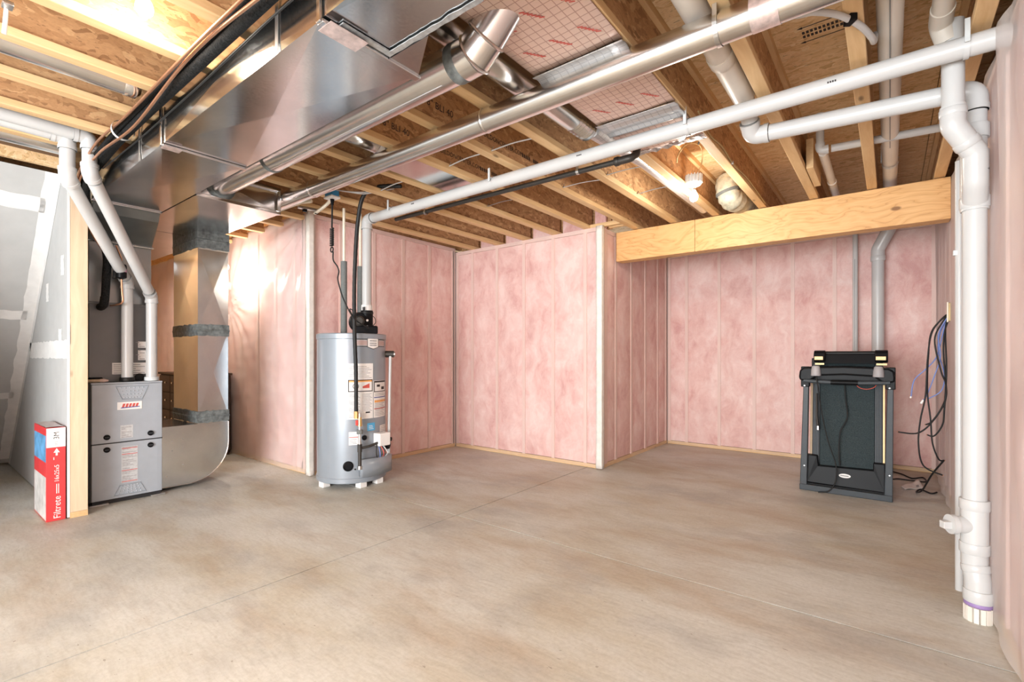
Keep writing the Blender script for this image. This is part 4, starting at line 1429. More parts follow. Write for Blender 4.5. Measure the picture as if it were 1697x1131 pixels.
# brand band
bd = part('brand_band', patch(4, 68, 1.198, 1.262), 'label_grey', wh, smooth=80)
m = MB()
for z0, z1 in ((1.198, 1.204), (1.256, 1.262)):
    q = patch(4, 68, z0, z1, HR + 0.002)
    m.add(q.v, q.f)
for a in (4, 67):
    q = patch(a, a + 1, 1.198, 1.262, HR + 0.002, 1)
    m.add(q.v, q.f)
part('band_border', m, 'ink', bd)
q = patch(5.5, 66.5, 1.210, 1.250, HR + 0.0016)
part('band_fill', q, plain('label_dusty', (0.55, 0.40, 0.38), 0.5).m, bd)
shd = part('brand_shield', MB().grid(lambda u, v: hp(25 + 22 * u, (1.178 + 0.018 * abs(2 * u - 1)) * (1 - v) + 1.27 * v, HR + 0.004), 10, 3), 'label_white', bd, solid=0.002)
m = MB()
for z in (1.243, 1.222, 1.205):
    q = patch(29, 43, z, z + 0.010, HR + 0.0058, 6)
    m.add(q.v, q.f)
part('shield_print', m, 'label_print', shd)
part('shield_border', MB().tube([hp(a, z, HR + 0.005) for a, z in ((25, 1.27), (47, 1.27), (47, 1.196), (36, 1.178), (25, 1.196))], 0.0025, 6, closed=True), 'ink', shd)
# paper labels


def label_sheet(a0, a1, z0, z1, name='paper_label'):
    return part(name, patch(a0, a1, z0, z1), 'label_white', wh, label='white instruction label')


def rows(par, a0, a1, z0, z1, step, mat='label_print', h=0.004):
    m = MB()
    z = z0
    i = 0
    while z < z1:
        e = a1 - (i * 37 % 5) * (a1 - a0) * 0.06
        q = patch(a0, e, z, z + h, HR + 0.0020, 8)
        m.add(q.v, q.f)
        z += step
        i += 1
    return part('label_text', m, mat, par)


l1 = label_sheet(-8, 36, 0.585, 1.055)
rows(l1, -5, 33, 0.93, 1.04, 0.014)
rows(l1, -5, 13, 0.60, 0.80, 0.011)
rows(l1, 16, 34, 0.65, 0.80, 0.011)
part('warning_frame', patch(-6, 35, 0.815, 0.918, HR + 0.0018), 'ink', l1)
part('warning_field', patch(-4.5, 33.5, 0.823, 0.898, HR + 0.0024), 'label_white', l1)
part('warning_bar', patch(-4.5, 33.5, 0.898, 0.911, HR + 0.0026), 'label_orange', l1)
part('warning_mark', MB().grid(lambda u, v: hp(17 + 12 * u, 0.845 + 0.04 * v * (0.4 + 0.6 * u), HR + 0.003), 4, 2), 'label_red', l1)
part('warning_mark', MB().tube([hp(6 + 4.5 * math.cos(k), 0.863 + 0.022 * math.sin(k), HR + 0.003) for k in [0.5236 * j for j in range(12)]], 0.0025, 6, closed=True), 'ink', l1)
rows(l1, 22, 30, 0.632, 0.645, 0.02, 'ink', 0.012)
l2 = label_sheet(37, 73, 0.585, 0.905)
part('warning_frame', patch(38, 72, 0.805, 0.902, HR + 0.0018), 'ink', l2)
part('warning_field', patch(39.5, 70.5, 0.812, 0.888, HR + 0.0024), 'label_white', l2)
part('warning_mark', patch(44, 52, 0.85, 0.87, HR + 0.003), 'ink', l2)
part('warning_mark', patch(56, 66, 0.825, 0.85, HR + 0.003), 'ink', l2)
part('warning_bar', patch(39, 72, 0.715, 0.735, HR + 0.0024), 'label_orange', l2)
part('warning_bar', patch(38, 72, 0.755, 0.763, HR + 0.0024), 'label_navy', l2)
part('warning_bar', patch(38, 72, 0.658, 0.664, HR + 0.0024), 'label_red', l2)
rows(l2, 40, 70, 0.60, 0.71, 0.013)
rows(l2, 40, 70, 0.775, 0.80, 0.013)
es = part('energy_sticker', patch(25, 40, 0.478, 0.545), 'label_blue', wh, label='small blue energy sticker')
rows(es, 28, 37, 0.492, 0.53, 0.013, 'label_white', 0.004)
l3 = label_sheet(-5, 10, 0.37, 0.48)
rows(l3, -3, 8, 0.38, 0.425, 0.012)
part('warning_bar', patch(-4.5, 9.5, 0.432, 0.438, HR + 0.0024), 'label_red', l3)
l4 = label_sheet(52, 75, 0.43, 0.51)
rows(l4, 54, 73, 0.44, 0.50, 0.014)

# blower and top fittings
BC = Vector((-3.655, 2.595, 0))
bl = part('blower_base', MB().obox((-3.655, 2.575, 1.345), HN * 0.10, HT * 0.105, (0, 0, 0.036)), 'black_plastic', wh, bevel=0.012)
part('blower_housing', MB().lathe([(0.0, -0.055), (0.075, -0.052), (0.088, -0.03), (0.088, 0.03), (0.075, 0.052), (0.0, 0.055)], (-3.70, 2.545, 1.415), 28, HN), 'black_plastic', bl, smooth=40)
part('blower_outlet', MB().tube([(-3.663, 2.6, 1.36), (-3.663, 2.6, 1.52)], 0.052, 28), 'black_plastic', bl, smooth=40)
part('outlet_clamp', ringat((-3.663, 2.6, 1.50), (0, 0, 1), 0.056, 0.018), 'black_rubber', bl, smooth=40)
part('motor', MB().lathe([(0.0, 0.0), (0.042, 0.002), (0.045, 0.07), (0.03, 0.085), (0.0, 0.085)], Vector((-3.70, 2.545, 1.42)) + HN * 0.055, 24, HN), 'black_iron', bl, smooth=40)
part('housing_bolt', MB().lathe([(0.010, 0), (0.010, 0.012), (0, 0.012)], Vector((-3.66, 2.60, 1.43)) + HN * 0.06, 8, HN), 'zinc', bl)
part('housing_bolt', MB().lathe([(0.010, 0), (0.010, 0.012), (0, 0.012)], Vector((-3.66, 2.60, 1.375)) + HN * 0.075, 8, HN), 'zinc', bl)
part('wire_loop', MB().tube(smooth_path([hp(8, 1.40, 0.25), hp(0, 1.47, 0.24), hp(-5, 1.52, 0.2), hp(4, 1.5, 0.18), hp(10, 1.42, 0.2)], 6), 0.004, 8), 'black_rubber', bl, smooth=60)
part('wire_loop', MB().tube(smooth_path([hp(58, 1.38, 0.2), hp(66, 1.42, 0.22), hp(64, 1.47, 0.2), hp(50, 1.46, 0.15)], 6), 0.003, 8), 'black_rubber', bl, smooth=60)
for x, y, zt, lb in ((-3.855, 2.495, 1.965, 'dark grey foam sleeve'), (-3.885, 2.685, 1.95, 'dark grey foam sleeve')):
    s_ = part('pipe_sleeve', MB().tube([(x, y, 1.315), (x, y, zt)], 0.027, 20), 'grey_foam', wh, label=lb, smooth=40)
    part('nipple', MB().tube([(x, y, 1.30), (x, y, 1.335)], 0.018, 16), 'zinc', s_, smooth=40)
    part('supply_tube', MB().tube([(x, y, zt - 0.02), (x, y, 2.44)], 0.0125, 14), 'pex_cream', wh, label='cream plastic water tube', smooth=40)
# relief valve and its discharge tube
part('relief_valve', MB().tube([hp(80, 1.135, HR - 0.01), hp(80, 1.135, HR + 0.075)], 0.030, 20), 'black_iron', wh, smooth=40)
part('relief_cap', MB().tube([hp(80, 1.135, HR + 0.070), hp(80, 1.135, HR + 0.085)], 0.022, 16), 'zinc', wh, smooth=40)
part('discharge_tube', MB().tube([hp(78, 1.12, HR + 0.045), hp(78, 0.8, HR + 0.038), hp(77, 0.10, HR + 0.030)], 0.013, 14), 'pvc', wh, smooth=40)
part('tube_clip', MB().tube([hp(78, 0.135, HR + 0.030), hp(78, 0.155, HR + 0.030)], 0.019, 14), 'grey_foam', wh, smooth=40)
# gas train
gt = part('gas_riser', MB().tube([hp(10, 0.64, HR + 0.065), hp(10, 0.20, HR + 0.065)], 0.0125, 14), 'zinc', wh, smooth=40)
part('drip_leg', MB().tube([hp(10, 0.33, HR + 0.065), hp(10, 0.185, HR + 0.065)], 0.015, 14), 'black_iron', gt, smooth=40)
part('drip_cap', MB().tube([hp(10, 0.205, HR + 0.065), hp(10, 0.175, HR + 0.065)], 0.020, 12), 'zinc', gt, smooth=40)
part('tee', MB().tube([hp(10, 0.385, HR + 0.065), hp(10, 0.32, HR + 0.065)], 0.019, 14), 'black_iron', gt, smooth=40)
part('union', MB().tube([hp(10, 0.505, HR + 0.065), hp(10, 0.47, HR + 0.065)], 0.025, 8), 'grey_foam', gt)
part('brass_valve', MB().tube([hp(10, 0.61, HR + 0.065), hp(10, 0.535, HR + 0.065)], [0.015, 0.021], 12), 'brass', gt, smooth=40)
part('valve_handle', MB().obox(hp(6, 0.565, HR + 0.075), HT * 0.011, HN * 0.006, (0, 0, 0.022)), 'valve_red', gt, bevel=0.003)
part('cross_pipe', MB().tube(bend([hp(10, 0.35, HR + 0.065), hp(22, 0.36, HR + 0.07), hp(38, 0.375, HR + 0.05)], 0.02), 0.011, 12), 'black_iron', gt, smooth=40)
gv = part('gas_valve', MB().obox(hp(47, 0.40, HR + 0.045), (HN * math.cos(math.radians(35)) + HT * math.sin(math.radians(35))) * 0.045,
                                   (HT * math.cos(math.radians(35)) - HN * math.sin(math.radians(35))) * 0.058, (0, 0, 0.055)), 'label_white', wh, bevel=0.008)
part('valve_dial', MB().lathe([(0.018, 0), (0.018, 0.012), (0, 0.014)], hp(62, 0.385, HR + 0.07), 16, HN * 0.5 + HT * 0.87), 'black_plastic', gv, smooth=40)
part('valve_port', MB().lathe([(0.022, 0), (0.02, 0.02), (0.008, 0.022), (0.0, 0.022)], hp(20, 0.425, HR), 16, HN), 'black_plastic', gv, smooth=40)
for k in range(4):
    part('wire', MB().tube(smooth_path([hp(36 + 3 * k, 0.36, HR + 0.05), hp(33 + 5 * k, 0.29, HR + 0.07 + 0.01 * k), hp(38 + 5 * k, 0.235, HR + 0.045)], 6), 0.004, 8),
         ('black_rubber', 'cable_blue', 'label_red', 'light_grey_plastic')[k], gv, smooth=60)
bc = part('burner_cover', MB().grid(lambda u, v: hp(11 + 57 * u, 0.105 + 0.145 * v, HR + 0.042), 16, 1), 'tank_grey', wh, solid=0.06, smooth=30)
part('cover_lip', MB().tube([hp(11 + 57 * k / 12, 0.245, HR + 0.055) for k in range(13)], 0.006, 6), 'tank_grey', bc, smooth=60)
part('side_disc', MB().lathe([(0.040, 0), (0.040, 0.018), (0.030, 0.024), (0.0, 0.024)], hp(73, 0.325, HR + 0.02), 24, HN * 0.45 + HT * 0.9), 'black_plastic', wh, smooth=40)
dk = part('drain_port', MB().lathe([(0.042, 0.0), (0.042, 0.012), (0.034, 0.016), (0.032, 0.008), (0.0, 0.008)], hp(-6, 0.195, HR - 0.003), 28, HN), 'black_plastic', wh, smooth=40)
part('port_screw', MB().lathe([(0.007, 0.0), (0.006, 0.008), (0, 0.008)], hp(5, 0.165, HR - 0.001), 10, HN), 'black_plastic', dk)

gh = thing('gas_hose', 'black corrugated gas hose hanging from the joists to the water heater valve', 'hose', (-3.48, 2.375, 0.6))
ph = smooth_path([(-3.02, 2.46, 2.45), (-3.18, 2.37, 2.455), (-3.30, 2.315, 2.40), (-3.39, 2.32, 2.20), (-3.455, 2.335, 1.80), (-3.475, 2.345, 1.40), (-3.475, 2.36, 1.0), (-3.487, 2.371, 0.62)], 14)
part('hose', MB().tube(ph, [0.0155 + 0.001 * (i % 2) for i in range(len(ph))], 14), 'black_rubber', gh, smooth=60)
part('end_fitting', MB().tube([(-3.487, 2.371, 0.66), (-3.487, 2.371, 0.60)], 0.019, 10), 'brass', gh, smooth=30)

# black iron gas pipe under the joists
gp_ = thing('gas_pipe', 'black iron gas pipe hung under the joists just below the long white pipe', 'pipe', (-2.2, 2.75, 2.318))
part('pipe', MB().tube([(-3.45, 2.75, 2.328), (-1.25, 2.75, 2.316)], 0.0165, 18), 'black_iron', gp_, smooth=40)
part('elbow', MB().tube(bend([(-1.34, 2.75, 2.316), (-1.235, 2.75, 2.316), (-1.225, 2.80, 2.345), (-1.225, 2.82, 2.40)], 0.03, 6), 0.024, 18), 'black_iron', gp_, smooth=40)
part('coupling', ringat((-1.325, 2.75, 2.317), (1, 0, 0), 0.028, 0.028), 'black_iron', gp_, smooth=40)
for x in (-3.06, -1.60):
    part('pipe_strap', MB().tube([(x - 0.010, 2.75, 2.319), (x + 0.010, 2.75, 2.319)], 0.0195, 20, caps=False).box(x - 0.009, x + 0.009, 2.735, 2.738, 2.33, 2.40), 'zinc', gp_, smooth=40)

# powered outlet box with coiled cord
ob = thing('outlet_box', 'blue and white outlet box hung from a joist above the water heater', 'outlet', (-3.47, 2.14, 2.36))
part('shell', MB().box(-3.52, -3.42, 2.105, 2.175, 2.372, 2.425), 'paint_blue', ob, bevel=0.008)
part('face_plate', MB().box(-3.525, -3.415, 2.10, 2.18, 2.358, 2.373), 'label_white', ob, bevel=0.003)
pc = thing('power_cord', 'black power cord with a tied coil hanging down to the heater blower', 'cord', (-3.47, 2.14, 2.30))
part('plug', MB().tube([(-3.475, 2.145, 2.357), (-3.475, 2.145, 2.31)], [0.016, 0.010], 14), 'black_plastic', pc, smooth=40)
part('cord', MB().tube([(-3.475, 2.145, 2.315), (-3.478, 2.145, 2.20), (-3.48, 2.145, 2.13)], 0.0065, 10), 'black_rubber', pc, smooth=60)
coil = []
for k in range(60):
    a = k * 1.05
    coil.append((-3.48 + 0.012 * math.cos(a), 2.145 + 0.012 * math.sin(a), 2.13 - 0.0024 * k))
part('coil', MB().tube(coil, 0.006, 8), 'black_rubber', pc, smooth=60)
lp_ = [( -3.48 + 0.018 * math.sin(2 * math.pi * k / 12), 2.145, 1.96 + 0.02 * math.cos(2 * math.pi * k / 12)) for k in range(12)]
part('loop', MB().tube(lp_, 0.005, 8, closed=True), 'black_rubber', pc, smooth=60)
part('cord', MB().tube(smooth_path([(-3.47, 2.15, 1.945), (-3.485, 2.16, 1.88), (-3.46, 2.18, 1.83), (-3.455, 2.19, 1.79), (-3.485, 2.20, 1.74), (-3.48, 2.21, 1.68), (-3.47, 2.24, 1.58), (-3.455, 2.30, 1.46), (-3.45, 2.36, 1.40), (-3.46, 2.46, 1.36), (-3.52, 2.50, 1.335)], 8), 0.0055, 10), 'black_rubber', pc, smooth=60)

# ------------------------------------------------------------------ folded treadmill
tm = thing('treadmill', 'black folding treadmill stored upright in the alcove', 'treadmill', (-0.29, 4.85, 0.0))
for x0, x1, lean in ((-0.600, -0.548, 0.012), (-0.036, 0.016, 0.006)):
    m = MB().prism([(x0, 4.70, 0.0), (x1, 4.70, 0.0), (x1 + lean, 4.72, 0.90), (x0 + lean + 0.014, 4.72, 0.90)], (0, 0.055, 0))
    u_ = part('upright', m, 'tm_grey', tm, bevel=0.005)
    part('upright_bracket', MB().box(x0 + 0.008, x1 + 0.018, 4.712, 4.785, 0.86, 1.03), 'black_plastic', u_, bevel=0.006)
    mm = MB()
    for z in (0.87, 0.955, 0.20):
        mm.lathe([(0.007, 0), (0.006, 0.004), (0, 0.005)], ((x0 + x1) / 2 + 0.008, 4.712 if z > 0.5 else 4.704, z), 10, (0, -1, 0))
    part('bolts', mm, 'zinc', u_)
part('base_bar', MB().box(-0.600, 0.016, 4.69, 4.77, 0.0, 0.048), 'tm_grey', tm, bevel=0.005)
for x in (-0.60, -0.036):
    part('base_rail', MB().box(x, x + 0.052, 4.77, 5.30, 0.0, 0.045), 'tm_grey', tm, bevel=0.005)
part('rear_bar', MB().box(-0.60, 0.016, 5.28, 5.33, 0.0, 0.045), 'tm_grey', tm, bevel=0.005)


def ly(z):
    return 4.80 + 0.10 * z


def leanbox(x0, x1, z0, z1, d0, d1):
    """slab parallel to the folded deck, d0..d1 in front of it"""
    return MB().prism([(x0, ly(z0) - d1, z0), (x1, ly(z0) - d1, z0), (x1, ly(z1) - d1, z1), (x0, ly(z1) - d1, z1)], (0, d1 - d0, 0))


dk_ = part('deck', leanbox(-0.535, -0.045, 0.10, 1.10, -0.09, 0.0), 'black_plastic', tm, bevel=0.004)
part('running_belt', leanbox(-0.468, -0.098, 0.12, 1.10, 0.0, 0.010), 'belt', tm, label='dark green-black textured running belt', bevel=0.003)
for x0, x1 in ((-0.520, -0.470), (-0.096, -0.046)):
    r_ = part('foot_rail', leanbox(x0, x1, 0.20, 1.05, 0.0, 0.016), 'tm_grey', tm, bevel=0.003)
    for k in range(4):
        xx = x0 + 0.009 + 0.0105 * k
        part('rail_rib', leanbox(xx, xx + 0.004, 0.22, 1.04, 0.016, 0.019), 'black_plastic', r_)
part('side_strip', leanbox(-0.538, -0.522, 0.20, 0.90, 0.0, 0.02), 'tm_tan', tm, label='tan plastic edge strip')
part('side_strip', leanbox(-0.044, -0.032, 0.24, 0.90, 0.0, 0.02), 'gold_metal', tm, label='gold metal edge strip')
# motor hood
hd = part('motor_hood', MB().prism([(-0.555, 4.735, 0.06), (-0.030, 4.735, 0.055), (-0.030, 4.755, 0.275), (-0.105, 4.755, 0.272), (-0.105, 4.752, 0.215),
                                     (-0.470, 4.752, 0.205), (-0.480, 4.755, 0.285), (-0.555, 4.755, 0.290)], (0, 0.06, 0)), 'black_plastic', tm, bevel=0.006)
part('hood_step', MB().box(-0.552, -0.032, 4.73, 4.76, 0.035, 0.058), 'black_plastic', tm, bevel=0.003)
part('logo_plate', MB().lathe([(0.040, 0.0), (0.040, 0.002), (0.0, 0.002)], (-0.289, 4.7435, 0.148), 32, (0, -1, 0)), 'label_white', hd, label='white oval badge')
for v in hd.children[0].data.vertices:
    v.co.z = (v.co.z - 0.148) * 0.42 + 0.148
m = MB()
for k in range(7):
    m.box(-0.316 + 0.0078 * k, -0.311 + 0.0078 * k, 4.7405, 4.7413, 0.144, 0.152)
part('logo_print', m, 'ink', hd)
# console and handle bar
cn_prof = [(-0.600, 0.915), (-0.606, 0.945), (-0.600, 1.000), (-0.570, 1.022), (-0.47, 1.030), (-0.29, 1.036), (-0.11, 1.030), (-0.005, 1.022), (0.028, 1.0), (0.034, 0.945), (0.028, 0.915), (-0.04, 0.905),
           (-0.10, 0.955), (-0.29, 0.965), (-0.47, 0.955), (-0.53, 0.905)]
part('console', MB().prism([(x, 4.70, z) for x, z in cn_prof], (0, 0.20, 0)), 'black_plastic', tm, bevel=0.014)
part('console_back', MB().box(-0.53, -0.04, 4.76, 4.88, 0.90, 1.03), 'black_plastic', tm)
part('grab_bar', MB().tube([(-0.57, 4.70, 0.912), (-0.40, 4.695, 0.905), (-0.29, 4.694, 0.902), (-0.16, 4.695, 0.905), (0.0, 4.70, 0.912)], 0.016, 16), 'tm_grey', tm, smooth=60)
part('grab_sleeve', MB().tube([(-0.38, 4.695, 0.9045), (-0.20, 4.695, 0.9045)], 0.020, 16), 'black_plastic', tm, smooth=40)
for x in (-0.482, -0.070):
    c_ = part('cup_holder', MB().lathe([(0.0, 0.0), (0.034, 0.0), (0.036, 0.006), (0.034, 0.045), (0.028, 0.075), (0.022, 0.082), (0.0, 0.083)], (x, 4.69, 0.955), 28), 'tm_cup', tm, label='grey tapered plastic cup', smooth=40)
    part('cup_rim', MB().tube([(x + 0.035 * math.cos(k * 0.3927), 4.69 + 0.035 * math.sin(k * 0.3927), 0.962) for k in range(16)], 0.003, 6, closed=True), 'tm_cup', c_, smooth=60)
# roller end on top
part('top_plate', MB().prism([(-0.47, 4.78, 1.055), (-0.045, 4.78, 1.055), (-0.085, 4.80, 1.135), (-0.44, 4.80, 1.135)], (0, 0.08, 0)), 'black_plastic', tm, bevel=0.006)
part('end_roller', MB().tube([(-0.43, 4.84, 1.14), (-0.09, 4.84, 1.14)], 0.018, 18), 'black_rubber', tm, smooth=40)
for x0, x1 in ((-0.505, -0.425), (-0.095, -0.012)):
    e_ = part('roller_end_cap', MB().prism([(x0, 4.80 + 0.05 * math.cos(a), 1.115 + 0.05 * math.sin(a)) for a in [0.5236 * k for k in range(12)]], (x1 - x0, 0, 0)), 'black_plastic', tm, bevel=0.006)
    part('gold_plate', MB().box(x0 + 0.006, x1 - 0.012, 4.744, 4.752, 1.085, 1.115), 'gold_metal', e_, bevel=0.002)
    part('gold_plate', MB().box(x0 + 0.010, x1 - 0.006, 4.76, 4.80, 1.045, 1.060), 'gold_metal', e_)
part('safety_wire', MB().tube(smooth_path([(-0.22, 4.715, 0.90), (-0.19, 4.70, 0.868), (-0.145, 4.695, 0.858), (-0.10, 4.70, 0.872), (-0.08, 4.715, 0.90)], 8), 0.003, 8), 'tm_red', tm, smooth=60)
part('power_cord', MB().tube(smooth_path([(-0.478, 4.685, 0.96), (-0.474, 4.66, 0.94), (-0.462, 4.67, 0.84), (-0.442, 4.69, 0.66), (-0.400, 4.70, 0.43), (-0.347, 4.70, 0.245), (-0.344, 4.67, 0.115), (-0.39, 4.64, 0.03), (-0.46, 4.63, 0.012)], 10), 0.0045, 8), 'black_rubber', tm, smooth=60)
part('inner_cord', MB().tube(smooth_path([(-0.30, 4.83, 1.0), (-0.29, 4.83, 0.78), (-0.275, 4.80, 0.62), (-0.32, 4.78, 0.50), (-0.33, 4.775, 0.35), (-0.325, 4.765, 0.22)], 10), 0.005, 8), 'black_rubber', tm, smooth=60)
part('lock_pin', MB().tube([(-0.49, 4.83, 0.80), (-0.487, 4.79, 0.62), (-0.475, 4.77, 0.50)], 0.008, 10), 'black_iron', tm, smooth=40)
part('pin_clip', MB().box(-0.482, -0.468, 4.755, 4.775, 0.50, 0.535), 'chrome', tm, bevel=0.002)

# ------------------------------------------------------------------ cables by the treadmill
CB = dict(
    c1=[(0.338, 1.431), (0.285, 1.376), (0.235, 1.276), (0.213, 1.087), (0.202, 0.837), (0.174, 0.659), (0.163, 0.481), (0.191, 0.323), (0.295, 0.268)],
    c2=[(0.338, 1.424), (0.295, 1.361), (0.252, 1.232), (0.285, 1.015), (0.312, 0.915), (0.306, 0.785), (0.241, 0.65), (0.202, 0.62)],
    c3=[(0.338, 1.416), (0.308, 1.303), (0.300, 1.159), (0.312, 0.944), (0.312, 0.815), (0.252, 0.665), (0.163, 0.558), (0.047, 0.554)],
    c4=[(0.336, 1.428), (0.241, 1.305), (0.219, 1.116), (0.213, 0.867), (0.23, 0.664), (0.241, 0.49), (0.275, 0.379), (0.305, 0.373)],
    c8=[(0.338, 1.416), (0.312, 1.317), (0.316, 1.016), (0.305, 0.742), (0.295, 0.626), (0.252, 0.542), (0.213, 0.545)],
    c5=[(0.334, 1.42), (0.274, 1.275), (0.285, 1.116), (0.252, 0.971), (0.213, 0.838), (0.191, 0.796)],
    c6=[(0.336, 1.414), (0.29, 1.304), (0.274, 1.159), (0.306, 0.987), (0.29, 0.871), (0.219, 0.809)],
    c7=[(0.317, 1.389), (0.276, 1.159), (0.252, 1.087), (0.197, 1.013), (0.14, 0.938), (0.123, 0.819)])
LBL = dict(c1='black cable reaching lowest in the bundle from the right wall', c2='black cable ending in a short hook in the bundle from the right wall',
           c3='black cable whose end sticks out left towards the treadmill', c4='black cable curving down along the right wall to a bent tip',
           c8='black cable nearest the right wall, curling back at its end', c5='blue cable with a pale connector, longest of the blue ones in the bundle',
           c6='blue cable twisting across the black ones in the bundle', c7='blue cable whose loose end bends away to the left of the bundle')
for i, (k, pts) in enumerate(CB.items()):
    path = [(x, 4.60 + 0.012 * math.sin(i * 2.1 + j) + 0.006 * i - 0.03 * (j == 0), z) for j, (x, z) in enumerate(pts)]
    blue = k in ('c5', 'c6', 'c7')
    c = thing('hanging_cable', LBL[k], 'cable', (0.33, 4.60, 1.42), 'cables hanging from the right wall')
    part('sheath', MB().tube(smooth_path(path, 8), 0.0038 if blue else 0.0052, 8), 'cable_blue' if blue else 'black_rubber', c, smooth=60)
    if k == 'c5':
        part('connector', MB().tube([path[-1], Vector(path[-1]) + (Vector(path[-1]) - Vector(path[-2])).normalized() * 0.03], 0.008, 8), 'label_white', c)
    elif k == 'c7':
        part('connector', MB().tube([path[-1], Vector(path[-1]) + Vector((-0.004, 0, -0.012))], 0.006, 8), 'label_white', c)
    else:
        part('end_tip', MB().tube([path[-1], Vector(path[-1]) + (Vector(path[-1]) - Vector(path[-2])).normalized() * 0.006], 0.0035, 8), 'copper', c)
wb = thing('wall_cable_plate', 'small yellow cable bracket on the right wall above the hanging cables', 'bracket', (0.335, 4.58, 1.42))
part('plate', MB().box(0.318, 0.338, 4.535, 4.60, 1.36, 1.49), 'gold_metal', wb, bevel=0.004)
part('rim', MB().box(0.312, 0.320, 4.53, 4.537, 1.355, 1.495), 'pex_cream', wb)
fc = [(0.024, 5.912), (0.09, 5.842), (0.158, 5.70), (0.235, 5.80), (0.25, 5.62), (0.171, 5.60), (0.06, 5.60), (0.02, 5.56)]
c = thing('floor_cable', 'black cable coiled on the floor behind the treadmill', 'cable', (0.15, 5.6, 0.0))
part('sheath', MB().tube(smooth_path([(x, y, 0.007) for x, y in fc], 8), 0.006, 8), 'black_rubber', c, smooth=60)
part('end_tip', MB().tube([(0.021, 5.915, 0.007), (0.008, 5.925, 0.007)], 0.004, 8), 'copper', c)
c = thing('floor_cable', 'black cable lying along the foot of the right wall', 'cable', (0.2, 5.4, 0.0))
part('sheath', MB().tube(smooth_path([(0.31, 4.75, 0.35), (0.25, 4.85, 0.22), (0.20, 5.0, 0.06), (0.17, 5.15, 0.007), (0.20, 5.27, 0.007), (0.26, 5.17, 0.007), (0.30, 5.24, 0.007)], 8), 0.006, 8), 'black_rubber', c, smooth=60)
part('end_tip', MB().tube([(0.30, 5.24, 0.007), (0.302, 5.25, 0.007)], 0.004, 8), 'copper', c)
pg = thing('paper_tag', 'creased white paper tag on the floor beside the treadmill', 'paper', (0.15, 5.40, 0.0))
part('sheet', MB().grid(lambda u, v: Vector((0.07 + 0.125 * u + 0.03 * v, 5.29 + 0.26 * u * (1 - v) - 0.08 * v + 0.13 * u * v, 0.004 + 0.03 * u * (1 - v) + 0.006 * math.sin(u * 7))), 10, 6), 'paper', pg, solid=0.001, smooth=60)
part('print_strip', MB().grid(lambda u, v: Vector((0.172 + 0.018 * u + 0.005 * v, 5.37 - 0.05 * v + 0.03 * u, 0.016 - 0.006 * v + 0.002 * u)), 2, 2), 'label_print', pg)

# ------------------------------------------------------------------ lamps


def bulb(name, label, loc, energy, wire_to=None, housing=True):
    x, y, z = loc
    t_ = thing(name, label, 'lamp', (x, y, z))
    part('bulb', MB().lathe([(0.0, -0.052), (0.016, -0.049), (0.027, -0.036), (0.030, -0.020), (0.026, -0.002), (0.015, 0.018), (0.013, 0.03)], (x, y, z), 24), 'bulb_glow', t_, smooth=60)
    part('screw_base', MB().lathe([(0.0135, 0.03), (0.0135, 0.048), (0.009, 0.052), (0.0, 0.052)], (x, y, z), 20), 'zinc', t_, smooth=40)
    d = bpy.data.lights.new('lamp_light', 'POINT')
    d.energy, d.color, d.shadow_soft_size = energy, (1.0, 0.92, 0.80), 0.045
    o = bpy.data.objects.new('lamp_light', d)
    COL.objects.link(o)
    o.parent = t_
    o.location = (0, 0, -0.075)
    return t_


l = bulb('ceiling_bulb', 'bright bare bulb between the joists at the top left', (-2.255, 0.598, 2.475), 6)
part('lamp_holder', MB().lathe([(0.022, 0.045), (0.026, 0.05), (0.026, 0.075), (0.055, 0.10), (0.055, 0.168), (0.0, 0.224)], (-2.255, 0.598, 2.475), 28), 'label_white', l, smooth=40)
l = bulb('pendant_bulb', 'lit bulb hanging under a grey ribbed housing by the beam', (-1.165, 3.72, 2.335), 15)
hs = part('ribbed_housing', MB().lathe([(0.0, 0.075), (0.052, 0.075), (0.056, 0.080), (0.056, 0.125), (0.048, 0.14), (0.0, 0.14)], (-1.165, 3.72, 2.335), 36), 'light_grey_plastic', l, smooth=40)
m = MB()
for k in range(16):
    a = 2 * math.pi * k / 16
    m.obox((-1.165 + 0.056 * math.cos(a), 3.72 + 0.056 * math.sin(a), 2.335 + 0.115), (0.006 * math.cos(a), 0.006 * math.sin(a), 0), (-0.004 * math.sin(a), 0.004 * math.cos(a), 0), (0, 0, 0.030))
part('fins', m, 'light_grey_plastic', hs)
part('reflector_disc', MB().lathe([(0.0, 0.066), (0.046, 0.068), (0.050, 0.075), (0.0, 0.075)], (-1.165, 3.72, 2.335), 28), 'label_white', hs, smooth=40)
part('neck', MB().lathe([(0.016, 0.048), (0.016, 0.07)], (-1.165, 3.72, 2.335), 15), 'label_white', l, smooth=40)
part('supply_wire', MB().tube(smooth_path([(-1.150, 3.72, 2.47), (-1.10, 3.70, 2.56), (-1.07, 3.55, 2.62), (-1.12, 3.42, 2.60), (-1.19, 3.45, 2.55), (-1.215, 3.5, 2.52)], 8), 0.004, 8), 'gold_metal', l, smooth=60)
part('supply_wire', MB().tube(smooth_path([(-1.07, 3.52, 2.62), (-1.0, 3.4, 2.66), (-0.90, 3.35, 2.65)], 8), 0.006, 8), 'black_rubber', l, smooth=60)
l = bulb('pendant_bulb', 'glaring bare bulb peeking out behind the vertical return duct', (-5.52, 2.17, 2.075), 18)
part('lamp_holder', MB().lathe([(0.018, 0.045), (0.022, 0.05), (0.022, 0.095), (0.008, 0.11), (0.0, 0.11)], (-5.52, 2.17, 2.075), 20), 'black_plastic', l, smooth=40)
part('cord', MB().tube([(-5.52, 2.17, 2.18), (-5.52, 2.17, 2.40)], 0.004, 8), 'black_rubber', l, smooth=60)
